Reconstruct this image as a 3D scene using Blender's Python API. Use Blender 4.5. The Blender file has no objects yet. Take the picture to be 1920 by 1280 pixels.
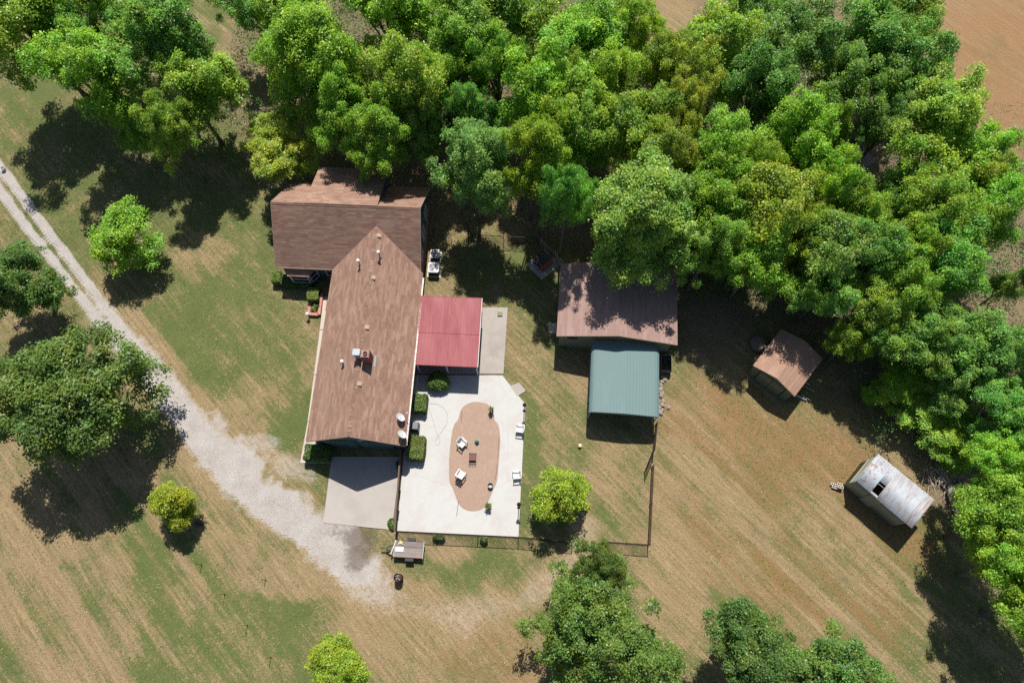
import bpy, math, random
import numpy as np
from mathutils import Vector, Matrix

# ------------------------------------------------------------------ camera, sky, sun, exposure
FOC, CAM_H, TILT = 1280.0, 53.0, math.radians(21.0)
scene = bpy.context.scene
cam_data = bpy.data.cameras.new('camera')
cam_data.sensor_width = 36.0
cam_data.lens = 24.0
cam_data.clip_end = 3000.0
cam = bpy.data.objects.new('camera', cam_data)
scene.collection.objects.link(cam)
cam.location = (0, 0, CAM_H)
cam.rotation_euler = (TILT, 0, 0)
scene.camera = cam

SUN_EL = math.radians(57.5)
SUN_AZ = math.radians(3.0)          # from +Y towards +X
world = bpy.data.worlds.new('World')
scene.world = world
world.use_nodes = True
wn = world.node_tree
sky = wn.nodes.new('ShaderNodeTexSky')
sky.sky_type = 'NISHITA'
sky.sun_disc = False
sky.sun_elevation = SUN_EL
sky.sun_rotation = SUN_AZ
bg = wn.nodes['Background']
bg.inputs['Strength'].default_value = 0.068
wn.links.new(sky.outputs[0], bg.inputs[0])
sun_data = bpy.data.lights.new('sun', 'SUN')
sun_data.energy = 5.0
sun_data.angle = math.radians(0.55)
sun_data.color = (1.0, 0.955, 0.88)
sun = bpy.data.objects.new('sun', sun_data)
scene.collection.objects.link(sun)
to_sun = Vector((math.sin(SUN_AZ) * math.cos(SUN_EL), math.cos(SUN_AZ) * math.cos(SUN_EL), math.sin(SUN_EL)))
sun.rotation_euler = to_sun.to_track_quat('Z', 'Y').to_euler()
sun.location = to_sun * 120
vs = scene.view_settings
vs.view_transform = 'Standard'
vs.look = 'None'
vs.gamma = 1.0
vs.exposure = 0.55
vs.use_curve_mapping = False
scene.cycles.use_denoising = False

C = scene.collection
rnd = random.Random(5)

# ------------------------------------------------------------------ survey helpers: image reading + height -> metres
CT, ST = math.cos(TILT), math.sin(TILT)
def G(px, py, z=0.0):
    u = (px - 960) / FOC; v = (640 - py) / FOC
    t = (z - CAM_H) / (v * ST - CT)
    return Vector((u * t, (v * CT + ST) * t, z))
def PX(x, y):
    zc = -y * ST - CAM_H * CT
    return 960 + FOC * x / -zc, 640 - FOC * (y * CT - CAM_H * ST) / -zc

# ------------------------------------------------------------------ mesh helpers
class MB:
    def __init__(s): s.v = []; s.f = []; s.uv = {}
    def face(s, pts, uv=None):
        b = len(s.v); s.v += [tuple(p) for p in pts]; s.f.append(tuple(range(b, b + len(pts))))
        if uv: s.uv[len(s.f) - 1] = uv
        return s
    def box(s, c, size, rz=0.0, rx=0.0, ry=0.0):
        hx, hy, hz = size[0] / 2, size[1] / 2, size[2] / 2
        m = Matrix.Translation(c) @ Matrix.Rotation(rz, 4, 'Z') @ Matrix.Rotation(ry, 4, 'Y') @ Matrix.Rotation(rx, 4, 'X')
        b = len(s.v)
        for x, y, z in ((-1,-1,-1),(1,-1,-1),(1,1,-1),(-1,1,-1),(-1,-1,1),(1,-1,1),(1,1,1),(-1,1,1)):
            s.v.append(tuple(m @ Vector((x*hx, y*hy, z*hz))))
        for f in ((3,2,1,0),(4,5,6,7),(0,1,5,4),(1,2,6,5),(2,3,7,6),(3,0,4,7)):
            s.f.append(tuple(b + i for i in f))
        return s
    def beam(s, p0, p1, w, h, up=(0,0,1)):
        p0, p1 = Vector(p0), Vector(p1); d = (p1 - p0).normalized(); up = Vector(up)
        if abs(d.dot(up)) > .98: up = Vector((0, 1, 0))
        a = d.cross(up).normalized() * w / 2; c = a.cross(d).normalized() * h / 2
        b = len(s.v)
        for p in (p0, p1):
            for q in (-a - c, a - c, a + c, -a + c): s.v.append(tuple(p + q))
        for f in ((0,1,2,3),(7,6,5,4),(0,4,5,1),(1,5,6,2),(2,6,7,3),(3,7,4,0)): s.f.append(tuple(b + i for i in f))
        return s
    def tube(s, pts, r, n=8, cap=True):
        pts = [Vector(p) for p in pts]; rs = r if isinstance(r, (list, tuple)) else [r] * len(pts)
        b = len(s.v); ref = Vector((0.13, 0.31, 1)).normalized()
        for i, p in enumerate(pts):
            d = (pts[min(i+1, len(pts)-1)] - pts[max(i-1, 0)]).normalized()
            a = d.cross(ref)
            if a.length < .05: a = d.cross(Vector((1, 0, 0)))
            a.normalize(); c = d.cross(a)
            for k in range(n):
                t = 2 * math.pi * k / n
                s.v.append(tuple(p + (a * math.cos(t) + c * math.sin(t)) * rs[i]))
        for i in range(len(pts) - 1):
            for k in range(n):
                k2 = (k + 1) % n
                s.f.append((b + i*n + k, b + i*n + k2, b + (i+1)*n + k2, b + (i+1)*n + k))
        if cap:
            s.f.append(tuple(b + k for k in reversed(range(n)))); e = b + (len(pts)-1) * n
            s.f.append(tuple(e + k for k in range(n)))
        return s
    def lathe(s, prof, n=20, c=(0,0,0), sx=1.0, sy=1.0):
        b = len(s.v)
        for r, z in prof:
            for k in range(n):
                t = 2*math.pi*k/n; s.v.append((c[0] + r*math.cos(t)*sx, c[1] + r*math.sin(t)*sy, c[2] + z))
        for i in range(len(prof) - 1):
            for k in range(n):
                k2 = (k+1) % n; s.f.append((b+i*n+k, b+i*n+k2, b+(i+1)*n+k2, b+(i+1)*n+k))
        s.f.append(tuple(b + k for k in reversed(range(n)))); e = b + (len(prof)-1)*n
        s.f.append(tuple(e + k for k in range(n)))
        return s
    def prism(s, poly, z0, z1):
        n = len(poly); b = len(s.v)
        ar = sum(poly[i][0]*poly[(i+1)%n][1] - poly[(i+1)%n][0]*poly[i][1] for i in range(n))
        if ar < 0: poly = poly[::-1]
        for z in (z0, z1):
            for p in poly: s.v.append((p[0], p[1], z))
        s.f.append(tuple(b + i for i in reversed(range(n)))); s.f.append(tuple(b + n + i for i in range(n)))
        for i in range(n):
            j = (i+1) % n; s.f.append((b+i, b+j, b+n+j, b+n+i))
        return s
    def slab(s, poly, nrm, t):
        """closed plate: polygon (3-D) pushed back by t along -nrm"""
        poly = [Vector(p) for p in poly]; q = [p - Vector(nrm).normalized() * t for p in poly]; n = len(poly); b = len(s.v)
        s.v += [tuple(p) for p in poly] + [tuple(p) for p in q]
        s.f.append(tuple(b + i for i in range(n))); s.f.append(tuple(b + n + i for i in reversed(range(n))))
        for i in range(n):
            j = (i+1) % n; s.f.append((b+j, b+i, b+n+i, b+n+j))
        return s
    def mesh(s, name, smooth=False):
        me = bpy.data.meshes.new(name); me.from_pydata(s.v, [], s.f)
        ul = me.uv_layers.new(name='UVMap'); vv = s.v
        data = np.zeros((len(me.loops), 2), np.float32)
        for p in me.polygons:
            if p.index in s.uv:
                for k, li in enumerate(p.loop_indices): data[li] = s.uv[p.index][k]
            else:
                nx, ny, nz = (abs(c) for c in p.normal)
                for li in p.loop_indices:
                    x, y, z = vv[me.loops[li].vertex_index]
                    data[li] = (x, y) if nz > .7 else ((x, z) if ny > nx else (y, z))
        ul.data.foreach_set('uv', data.ravel())
        if smooth: me.polygons.foreach_set('use_smooth', [True] * len(me.polygons))
        me.update(); return me
    def build(s, name, mat, parent=None, smooth=False, bevel=0.0):
        o = link(name, s.mesh(name, smooth), mat, parent)
        if bevel:
            m = o.modifiers.new('bevel', 'BEVEL'); m.width = bevel; m.segments = 2; m.limit_method = 'ANGLE'
        return o

def link(name, me, mat=None, parent=None):
    if mat is not None and not me.materials: me.materials.append(mat)
    o = bpy.data.objects.new(name, me); C.objects.link(o)
    if parent is not None: o.parent = parent
    return o
def tag(o, label=None, cat=None, group=None, kind=None):
    if label: o['label'] = label
    if cat: o['category'] = cat
    if group: o['group'] = group
    if kind: o['kind'] = kind
    return o
def thing(name, label, cat, loc=(0,0,0), rz=0.0, group=None):
    o = bpy.data.objects.new(name, None); o.empty_display_size = .3; C.objects.link(o)
    o.location = loc; o.rotation_euler = (0, 0, rz)
    return tag(o, label, cat, group)
def dup(root, loc, rz, label=None, scale=None):
    r = root.copy(); C.objects.link(r); r.location = loc; r.rotation_euler = (0, 0, rz)
    if label: r['label'] = label
    if scale: r.scale = scale
    for ch in list(root.children):
        c = ch.copy(); C.objects.link(c); c.parent = r
        for g in ch.children:
            d = g.copy(); C.objects.link(d); d.parent = c
    return r

def quads_mesh(name, V, attr=None, mats=(), mat_idx=None):
    """V: (n,4,3) array of quads"""
    n = len(V); me = bpy.data.meshes.new(name)
    me.vertices.add(n * 4); me.vertices.foreach_set('co', V.reshape(-1).astype(np.float32))
    me.loops.add(n * 4); me.loops.foreach_set('vertex_index', np.arange(n * 4, dtype=np.int32))
    me.polygons.add(n); me.polygons.foreach_set('loop_start', np.arange(0, n * 4, 4, dtype=np.int32))
    try: me.polygons.foreach_set('loop_total', np.full(n, 4, dtype=np.int32))
    except Exception: pass
    if attr is not None:
        a = me.attributes.new('tint', 'FLOAT', 'FACE'); a.data.foreach_set('value', attr.astype(np.float32))
    for m in mats: me.materials.append(m)
    me.update(calc_edges=True); me.validate()
    return me

# ------------------------------------------------------------------ materials
class NT:
    def __init__(s, name):
        s.m = bpy.data.materials.new(name); s.m.use_nodes = True; s.t = s.m.node_tree; s.N = s.t.nodes; s.L = s.t.links
        s.b = s.N['Principled BSDF']
    def n(s, typ, **kw):
        o = s.N.new('ShaderNode' + typ)
        for k, v in kw.items():
            if k in o.inputs.keys(): o.inputs[k].default_value = v
            else: setattr(o, k, v)
        return o
    def l(s, a, b): s.L.new(a, b)
    def noise(s, vec, scale, detail=4, rough=.55, dist=0.0):
        o = s.n('TexNoise'); o.inputs['Scale'].default_value = scale; o.inputs['Detail'].default_value = detail
        o.inputs['Roughness'].default_value = rough; o.inputs['Distortion'].default_value = dist
        if vec is not None: s.l(vec, o.inputs['Vector'])
        return o.outputs['Fac']
    def ramp(s, fac, stops, interp='LINEAR'):
        o = s.n('ValToRGB'); r = o.color_ramp; r.interpolation = interp
        while len(r.elements) < len(stops): r.elements.new(.5)
        for e, (p, c) in zip(r.elements, stops):
            e.position = p; e.color = (c[0], c[1], c[2], 1) if isinstance(c, tuple) else (c, c, c, 1)
        s.l(fac, o.inputs[0]); return o.outputs[0]
    def mix(s, fac, a, b, mode='MIX'):
        o = s.n('Mix', data_type='RGBA', blend_type=mode)
        for i, x in ((0, fac), (6, a), (7, b)):
            if isinstance(x, (int, float)): o.inputs[i].default_value = x
            elif isinstance(x, tuple): o.inputs[i].default_value = (*x, 1) if len(x) == 3 else x
            else: s.l(x, o.inputs[i])
        return o.outputs[2]
    def math(s, op, a, b=0.0, c=None, clamp=False):
        o = s.n('Math', operation=op, use_clamp=clamp)
        for i, x in enumerate((a, b) if c is None else (a, b, c)):
            if isinstance(x, (int, float)): o.inputs[i].default_value = x
            else: s.l(x, o.inputs[i])
        return o.outputs[0]
    def bump(s, h, strength=.4, dist=.02, nrm=None):
        o = s.n('Bump'); o.inputs['Strength'].default_value = strength; o.inputs['Distance'].default_value = dist
        s.l(h, o.inputs['Height'])
        if nrm is not None: s.l(nrm, o.inputs['Normal'])
        return o.outputs[0]
    def coord(s, which='Object'):
        return s.n('TexCoord').outputs[which]
    def mapping(s, vec, scale=(1,1,1), rot=(0,0,0), loc=(0,0,0)):
        o = s.n('Mapping'); o.inputs['Scale'].default_value = scale; o.inputs['Rotation'].default_value = rot; o.inputs['Location'].default_value = loc
        s.l(vec, o.inputs['Vector']); return o.outputs[0]
    def attr(s, name):
        return s.n('Attribute', attribute_name=name).outputs['Fac']
    def done(s, col, rough=.8, spec=.3, nrm=None, metal=0.0):
        if isinstance(col, tuple): s.b.inputs['Base Color'].default_value = (*col, 1)
        else: s.l(col, s.b.inputs['Base Color'])
        if isinstance(rough, (int, float)): s.b.inputs['Roughness'].default_value = rough
        else: s.l(rough, s.b.inputs['Roughness'])
        s.b.inputs['Specular IOR Level'].default_value = spec; s.b.inputs['Metallic'].default_value = metal
        if nrm is not None: s.l(nrm, s.b.inputs['Normal'])
        return s.m

def m_plain(name, col, rough=.6, var=.25, scale=3.0, spec=.3, metal=0.0, bump=.15):
    t = NT(name); v = t.coord()
    f = t.noise(v, scale, 6, .65); g = t.noise(v, scale * 9, 3, .6)
    c = t.mix(f, tuple(x * (1 - var) for x in col), tuple(min(1, x * (1 + var)) for x in col))
    c = t.mix(.25, c, t.mix(g, tuple(x * .6 for x in col), tuple(min(1, x * 1.35) for x in col)))
    return t.done(c, rough, spec, t.bump(g, bump, .01), metal)

def m_shingle(name, a, b, dark, light, tab=(.34, .145), streak=.5):
    t = NT(name); uv = t.coord('UV')
    br = t.n('TexBrick', offset=.5, squash=1.0); t.l(uv, br.inputs['Vector'])
    br.inputs['Scale'].default_value = 1.0; br.inputs['Brick Width'].default_value = tab[0]; br.inputs['Row Height'].default_value = tab[1]
    br.inputs['Mortar Size'].default_value = .008; br.inputs['Mortar Smooth'].default_value = .3; br.inputs['Bias'].default_value = -.15
    br.inputs['Color1'].default_value = (*a, 1); br.inputs['Color2'].default_value = (*b, 1); br.inputs['Mortar'].default_value = (*dark, 1)
    br2 = t.n('TexBrick', offset=.37, squash=1.0); t.l(uv, br2.inputs['Vector'])
    br2.inputs['Scale'].default_value = 1.0; br2.inputs['Brick Width'].default_value = tab[0] * 1.9; br2.inputs['Row Height'].default_value = tab[1]
    br2.inputs['Mortar Size'].default_value = 0.0; br2.inputs['Color1'].default_value = (0, 0, 0, 1); br2.inputs['Color2'].default_value = (1, 1, 1, 1)
    br2.inputs['Mortar'].default_value = (0, 0, 0, 1); br2.inputs['Bias'].default_value = -.45
    c = t.mix(t.math('MULTIPLY', br2.outputs[0], .75), br.outputs[0], light)
    big = t.noise(t.mapping(uv, (.35, .16, 1)), 1.0, 5, .62)
    c = t.mix(t.math('MULTIPLY', t.ramp(big, [(.42, 0.0), (.72, 1.0)]), streak), c, dark)
    gran = t.noise(uv, 38, 3, .7)
    c = t.mix(.35, c, t.mix(gran, tuple(x * .35 for x in a), tuple(min(1, x * 1.7) for x in a)))
    h = t.math('ADD', t.math('MULTIPLY', br.outputs['Fac'], -1.0), t.math('MULTIPLY', gran, .4))
    return t.done(c, .93, .15, t.bump(h, .4, .008))

def m_metal_sheet(name, col, dirt=(.25, .2, .16), dirtf=.35, rough=.45, spec=.5):
    t = NT(name); v = t.coord()
    big = t.noise(t.mapping(v, (1, .25, 1)), 1.3, 6, .65)
    c = t.mix(t.math('MULTIPLY', t.ramp(big, [(.45, 0.0), (.8, 1.0)]), dirtf), col, dirt)
    f = t.noise(v, 22, 4, .7)
    c = t.mix(.18, c, t.mix(f, tuple(x * .6 for x in col), tuple(min(1, x * 1.4) for x in col)))
    return t.done(c, t.ramp(big, [(.3, rough), (.8, min(1, rough + .3))]), spec, t.bump(f, .05, .005))

def m_concrete(name, col, stain=(.3, .24, .2), sf=.5, grime=.5):
    t = NT(name); v = t.coord()
    a = t.noise(v, .35, 6, .6, .6); b = t.noise(v, 2.2, 7, .7); c3 = t.noise(v, 30, 3, .7)
    c = t.mix(b, tuple(x * .86 for x in col), tuple(min(1, x * 1.1) for x in col))
    c = t.mix(t.math('MULTIPLY', t.ramp(a, [(.48, 0.0), (.75, 1.0)]), sf), c, stain)
    sp = t.ramp(t.noise(v, 5.5, 8, .8), [(.60, 0.0), (.72, 1.0)])
    c = t.mix(t.math('MULTIPLY', sp, grime * .4), c, tuple(x * .4 for x in col))
    vo = t.n('TexVoronoi', feature='DISTANCE_TO_EDGE'); vo.inputs['Scale'].default_value = .22; t.l(t.mix(.12, v, t.n('TexNoise').outputs['Color']), vo.inputs['Vector'])
    crack = t.ramp(vo.outputs['Distance'], [(0.0, 1.0), (.006, 0.0)])
    c = t.mix(t.math('MULTIPLY', crack, .35 * grime), c, tuple(x * .35 for x in col))
    fl = t.ramp(t.noise(v, 9, 2, .5), [(.70, 0.0), (.74, 1.0)])
    c = t.mix(t.math('MULTIPLY', fl, .5 * grime), c, stain)
    c = t.mix(.2, c, t.mix(c3, tuple(x * .5 for x in col), tuple(min(1, x * 1.25) for x in col)))
    return t.done(c, .9, .2, t.bump(c3, .25, .006))

def m_brick(name, a, b, mortar, w=.21, h=.075):
    t = NT(name); uv = t.coord('UV'); br = t.n('TexBrick', offset=.5); t.l(uv, br.inputs['Vector'])
    br.inputs['Scale'].default_value = 1.0; br.inputs['Brick Width'].default_value = w; br.inputs['Row Height'].default_value = h
    br.inputs['Mortar Size'].default_value = .008
    br.inputs['Color1'].default_value = (*a, 1); br.inputs['Color2'].default_value = (*b, 1); br.inputs['Mortar'].default_value = (*mortar, 1)
    n = t.noise(uv, 14, 4, .7)
    c = t.mix(.3, br.outputs[0], t.mix(n, tuple(x*.4 for x in a), tuple(min(1, x*1.5) for x in a)))
    return t.done(c, .9, .2, t.bump(t.math('MULTIPLY', br.outputs['Fac'], -1.0), .5, .01))

def m_siding(name, col, pitch=.18):
    t = NT(name); v = t.coord(); s = t.n('SeparateXYZ'); t.l(v, s.inputs[0])
    saw = t.math('FRACT', t.math('DIVIDE', s.outputs[2], pitch))
    n = t.noise(v, 4, 5, .6)
    c = t.mix(n, tuple(x*.8 for x in col), tuple(x*1.2 for x in col))
    return t.done(c, .6, .3, t.bump(saw, .7, .015))

def m_wood(name, a, b, axis='X', rough=.85):
    t = NT(name); v = t.coord()
    sc = {'X': (.9, 14, 14), 'Y': (14, .9, 14), 'Z': (14, 14, .9)}[axis]
    g = t.noise(t.mapping(v, sc), 1.6, 6, .65, .3); k = t.noise(v, 2.5, 4, .6)
    r = t.n('ObjectInfo').outputs['Random']
    c = t.mix(g, a, b); c = t.mix(.35, c, t.mix(k, tuple(x*.6 for x in a), tuple(min(1, x*1.3) for x in b)))
    c = t.mix(1.0, c, t.ramp(r, [(0, .72), (1, 1.15)]), 'MULTIPLY')
    return t.done(c, rough, .2, t.bump(g, .35, .006))

def m_leaf(name, transl=.42, rough=.42, warm=(.30, .26, .03), wf=.12):
    t = NT(name); oi = t.n('ObjectInfo'); a = t.attr('tint')
    v = t.ramp(a, [(0, .55), (.5, .95), (1, 1.5)])
    c = t.mix(1.0, oi.outputs['Color'], v, 'MULTIPLY')
    hue = t.math('FRACT', t.math('MULTIPLY', a, 7.31))
    c = t.mix(t.math('MULTIPLY', t.ramp(hue, [(.72, 0.0), (1, 1.0)]), wf * 3), c, warm)
    drift = t.noise(t.mapping(t.coord(), (1, 1, 1), (0, 0, 0)), .55, 3, .6)
    c = t.mix(1.0, c, t.ramp(drift, [(.32, (.72, .86, .95)), (.5, (1.0, 1.0, 1.0)), (.68, (1.42, 1.16, .9))]), 'MULTIPLY')
    t.b.inputs['Roughness'].default_value = rough; t.b.inputs['Specular IOR Level'].default_value = .4
    t.l(c, t.b.inputs['Base Color'])
    tr = t.n('BsdfTranslucent'); t.l(t.mix(1.0, c, (1.15, 1.25, .55), 'MULTIPLY'), tr.inputs['Color'])
    mx = t.n('MixShader'); mx.inputs[0].default_value = transl
    t.l(t.b.outputs[0], mx.inputs[1]); t.l(tr.outputs[0], mx.inputs[2]); t.l(mx.outputs[0], t.N['Material Output'].inputs[0])
    return t.m

M = {}
M['shingle'] = m_shingle('roof_shingle', (.205,.122,.09), (.32,.20,.15), (.115,.068,.056), (.49,.35,.27), (.42,.17), .4)
M['shingle_barn'] = m_shingle('barn_shingle', (.255,.165,.142), (.32,.215,.19), (.17,.108,.096), (.39,.28,.25), (.9,.2), .35)
M['shingle_shed'] = m_shingle('shed_shingle', (.27,.165,.12), (.33,.21,.155), (.17,.105,.085), (.40,.27,.20), (.32,.3), .25)
M['siding'] = m_siding('green_siding', (.055,.10,.098))
M['siding_barn'] = m_siding('barn_siding', (.17,.19,.14), .3)
M['siding_shed'] = m_siding('shed_siding', (.14,.15,.10), .3)
M['trim'] = m_plain('trim', (.33,.24,.18), .6, .2)
M['white'] = m_plain('white_paint', (.54,.54,.53), .45, .12, 4)
M['plastic'] = m_plain('white_plastic', (.58,.575,.57), .4, .06, 6)
M['gutter'] = m_plain('gutter', (.58,.50,.46), .45, .2)
M['glass'] = NT('window_glass').done((.015,.022,.028), .08, .6)
M['brick'] = m_brick('red_brick', (.30,.085,.06), (.22,.06,.05), (.26,.21,.18))
M['brick_pink'] = m_brick('planter_brick', (.46,.19,.15), (.36,.13,.11), (.40,.30,.26))
M['galv'] = m_metal_sheet('galvanised', (.27,.30,.335), (.3,.26,.22), .3, .35, .6)
M['black'] = m_plain('black_metal', (.012,.012,.014), .45, .3, 5, .4)
M['dark'] = m_plain('dark_plastic', (.03,.032,.037), .4, .4, 5, .4)
M['chain'] = m_plain('black_chain_link', (.02,.015,.013), .55, .3, 5)
M['chain_brown'] = m_plain('brown_chain_link', (.10,.06,.045), .6, .3, 5)
M['red_sheet'] = m_metal_sheet('red_sheet', (.25,.060,.068), (.175,.046,.05), .55, .5, .35)
M['green_sheet'] = m_metal_sheet('green_sheet', (.112,.178,.18), (.17,.21,.205), .55, .6, .35)
M['grey_sheet'] = m_metal_sheet('grey_green_sheet', (.20,.22,.17), (.14,.13,.10), .5, .55)
M['concrete'] = m_concrete('patio_concrete', (.43,.425,.41), (.36,.29,.26), .8, .6)
M['drive_con'] = m_concrete('apron_concrete', (.345,.315,.288), (.22,.192,.172), .5, .4)
M['slab_con'] = m_concrete('slab_concrete', (.33,.295,.27), (.20,.18,.168), .75, .6)
M['walk_con'] = m_concrete('walk_concrete', (.44,.38,.33), (.33,.27,.23), .4, .4)
M['rust'] = m_plain('rust', (.13,.055,.03), .85, .5, 6)
M['deck'] = m_wood('weathered_deck', (.13,.105,.095), (.30,.255,.235))
M['lumber'] = m_wood('pale_lumber', (.36,.33,.27), (.48,.45,.38))
M['picket'] = m_wood('picket_wood', (.22,.17,.14), (.36,.29,.25), 'Z')
M['bark'] = m_wood('bark', (.07,.058,.048), (.20,.17,.148), 'Z')
M['dead'] = m_wood('dead_wood', (.24,.20,.17), (.46,.40,.35), 'X')
M['soil'] = m_plain('soil', (.16,.095,.06), .95, .35, 5, .1, bump=.5)
M['rock'] = m_plain('rock', (.26,.21,.19), .9, .4, 4, .2, bump=.6)
M['block'] = m_plain('concrete_block', (.52,.47,.40), .92, .2, 8, .15, bump=.4)
M['rubber'] = m_plain('rubber', (.016,.016,.017), .8, .3)
M['teal'] = m_plain('teal_plastic', (.0,.16,.11), .35, .1, 4, .5)
M['brown_top'] = m_plain('brown_metal', (.16,.06,.05), .5, .3)
M['dish'] = m_plain('dish_paint', (.46,.48,.49), .35, .06, 6, .5)
M['fan'] = m_plain('fan_metal', (.30,.32,.36), .35, .3, 6, .5)
M['leaf'] = m_leaf('leaf')
M['leaf_bush'] = m_leaf('bush_leaf', .25, .4, (.42,.40,.12), .2)

# ------------------------------------------------------------------ leaf clouds
def leaf_quads(c, nrm, size, rng, wid=.55):
    n = len(c); r = rng.normal(size=(n, 3)); t = np.cross(nrm, r); t /= np.linalg.norm(t, axis=1, keepdims=True) + 1e-9
    b = np.cross(nrm, t); s = (size * .5)[:, None]
    fold = nrm * s * .25
    return np.stack([c - t * s, c + b * s * wid + fold, c + t * s, c - b * s * wid + fold], axis=1)
def unit(a): return a / (np.linalg.norm(a, axis=1, keepdims=True) + 1e-9)

def make_crown(R, hc, flat, npuff, nleaf, leaf, seed, pr=(.08, .2), rag=.22, tight=1.0):
    """branch-tip pads of leaves spread through a ragged dome, lit tops and open gaps between them"""
    rng = np.random.default_rng(seed); ph = rng.uniform(0, 6.28, 6)
    nl = rng.integers(7, 11); la = rng.uniform(0, 6.28, nl); lr = rng.uniform(.25, .68, nl)*tight; ls = rng.uniform(.34, .55, nl)     # big limbs carry their own lobes
    lc = np.stack([np.cos(la)*lr*R, np.sin(la)*lr*R, (rng.uniform(-.5, .5, nl) - lr*.3)*R*flat], 1); lc[0] = (0, 0, .42*R*flat)
    pts = []; rad = []
    for k in range(npuff):
        j = k % nl; d = rng.normal(size=3); d[2] = abs(d[2])*.9 - .25; d /= np.linalg.norm(d)
        q = ls[j]*R*rng.uniform(.55, 1.08)*(1 + rag*rng.normal())
        p = lc[j] + d*np.array((q, q, q*.8)); pts.append(p); rad.append(R*rng.uniform(*pr)*(1.15 if d[2] > .4 else .9))
    pts = np.array(pts); rad = np.array(rad)
    w = rad ** 1.8; w /= w.sum(); per = 12; ns = nleaf // per
    pi = rng.choice(len(pts), ns, p=w)
    cen = np.array((0, 0, -.3*R*flat))
    outward = unit(pts[pi] - cen)
    d = unit(rng.normal(size=(ns, 3)) + outward*.6 + np.array((0, 0, .75)))
    sc = pts[pi] + d*(rad[pi]*rng.uniform(.45, 1.2, ns))[:, None]*np.array((1, 1, .7))
    si = np.repeat(np.arange(ns), per); n = len(si)
    off = rng.normal(size=(n, 3))*leaf*1.4
    off -= d[si]*(np.sum(off*d[si], axis=1)*.55)[:, None]
    c = sc[si] + off; c[:, 2] -= np.linalg.norm(off, axis=1)*.3
    nr = unit((d*.45 + np.array((0, .15, .9)) + rng.normal(size=(ns, 3))*.3)[si] + rng.normal(size=(n, 3))*.36)
    Q = leaf_quads(c, nr, leaf*rng.uniform(.7, 1.6, n), rng)
    Q[:, :, 2] += hc
    tint = np.clip(rng.normal(.5, .17, n) + rng.normal(0, .15, ns)[si] + rng.normal(0, .1, len(pts))[pi][si], 0, 1)
    pts = pts.copy(); pts[:, 2] += hc
    return Q, tint, pts, rad
def make_trunk(pts, rad, r0, hc, R, seed):
    rng = random.Random(seed); b = MB(); top = Vector((rng.uniform(-.2, .2), rng.uniform(-.2, .2), hc * .72))
    b.tube([(0, 0, -.15), (rng.uniform(-.06, .06), .03, hc*.12), (top.x*.5, top.y*.5, hc*.4), top, (top.x, top.y, hc*1.15)], [r0*1.5, r0, r0*.85, r0*.65, r0*.2], 9)
    order = sorted(range(len(pts)), key=lambda i: -rad[i])[:18]
    for i in order:
        e = Vector(pts[i]); s = top * rng.uniform(.55, 1.0); mid = s.lerp(e, .5) + Vector((rng.uniform(-.3, .3), rng.uniform(-.3, .3), rng.uniform(-.1, .35))) * R * .12
        b.tube([s, mid, e], [r0*.42, r0*.26, r0*.06], 6)
        for _ in range(2):
            q = mid.lerp(e, rng.uniform(.1, .8)); f = q + Vector((rng.uniform(-1, 1), rng.uniform(-1, 1), rng.uniform(-.1, .7))) * R * .2
            b.tube([q, f], [r0*.14, r0*.03], 5)
    return b.mesh('trunk', True)

VAR = {'s': [], 'm': [], 'l': []}
def add_variant(cls, R, hc, flat, npuff, nleaf, leaf, seed, r0, **kw):
    Q, tint, pts, rad = make_crown(R, hc, flat, npuff, nleaf, leaf, seed, **kw)
    me = quads_mesh('crown', Q, tint, [M['leaf']]); tm = make_trunk(pts, rad, r0, hc, R, seed); tm.materials.append(M['bark'])
    VAR[cls].append((me, tm, R, hc))
for i in range(4): add_variant('s', 2.7, 3.3, .9, 160, 24000, (.12, .135)[i % 2], 100 + i, .13, pr=(.09, .2), rag=.08, tight=.75)
for i in range(9): add_variant('m', 4.2, 6.3, .86, (110, 150, 190)[i % 3], (40000, 44000, 47000)[i % 3], (.165, .15, .14)[i % 3], 200 + i, .2, pr=((.09, .22), (.08, .18), (.07, .16))[i % 3], rag=(.26, .2, .16)[i % 3])
for i in range(4): add_variant('l', 5.8, 6.6, .7, 310, 78000, (.16, .175)[i % 2], 300 + i, .3, pr=(.07, .16), rag=(.24 if i == 0 else .10), tight=(1.12 if i == 0 else .8))

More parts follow.
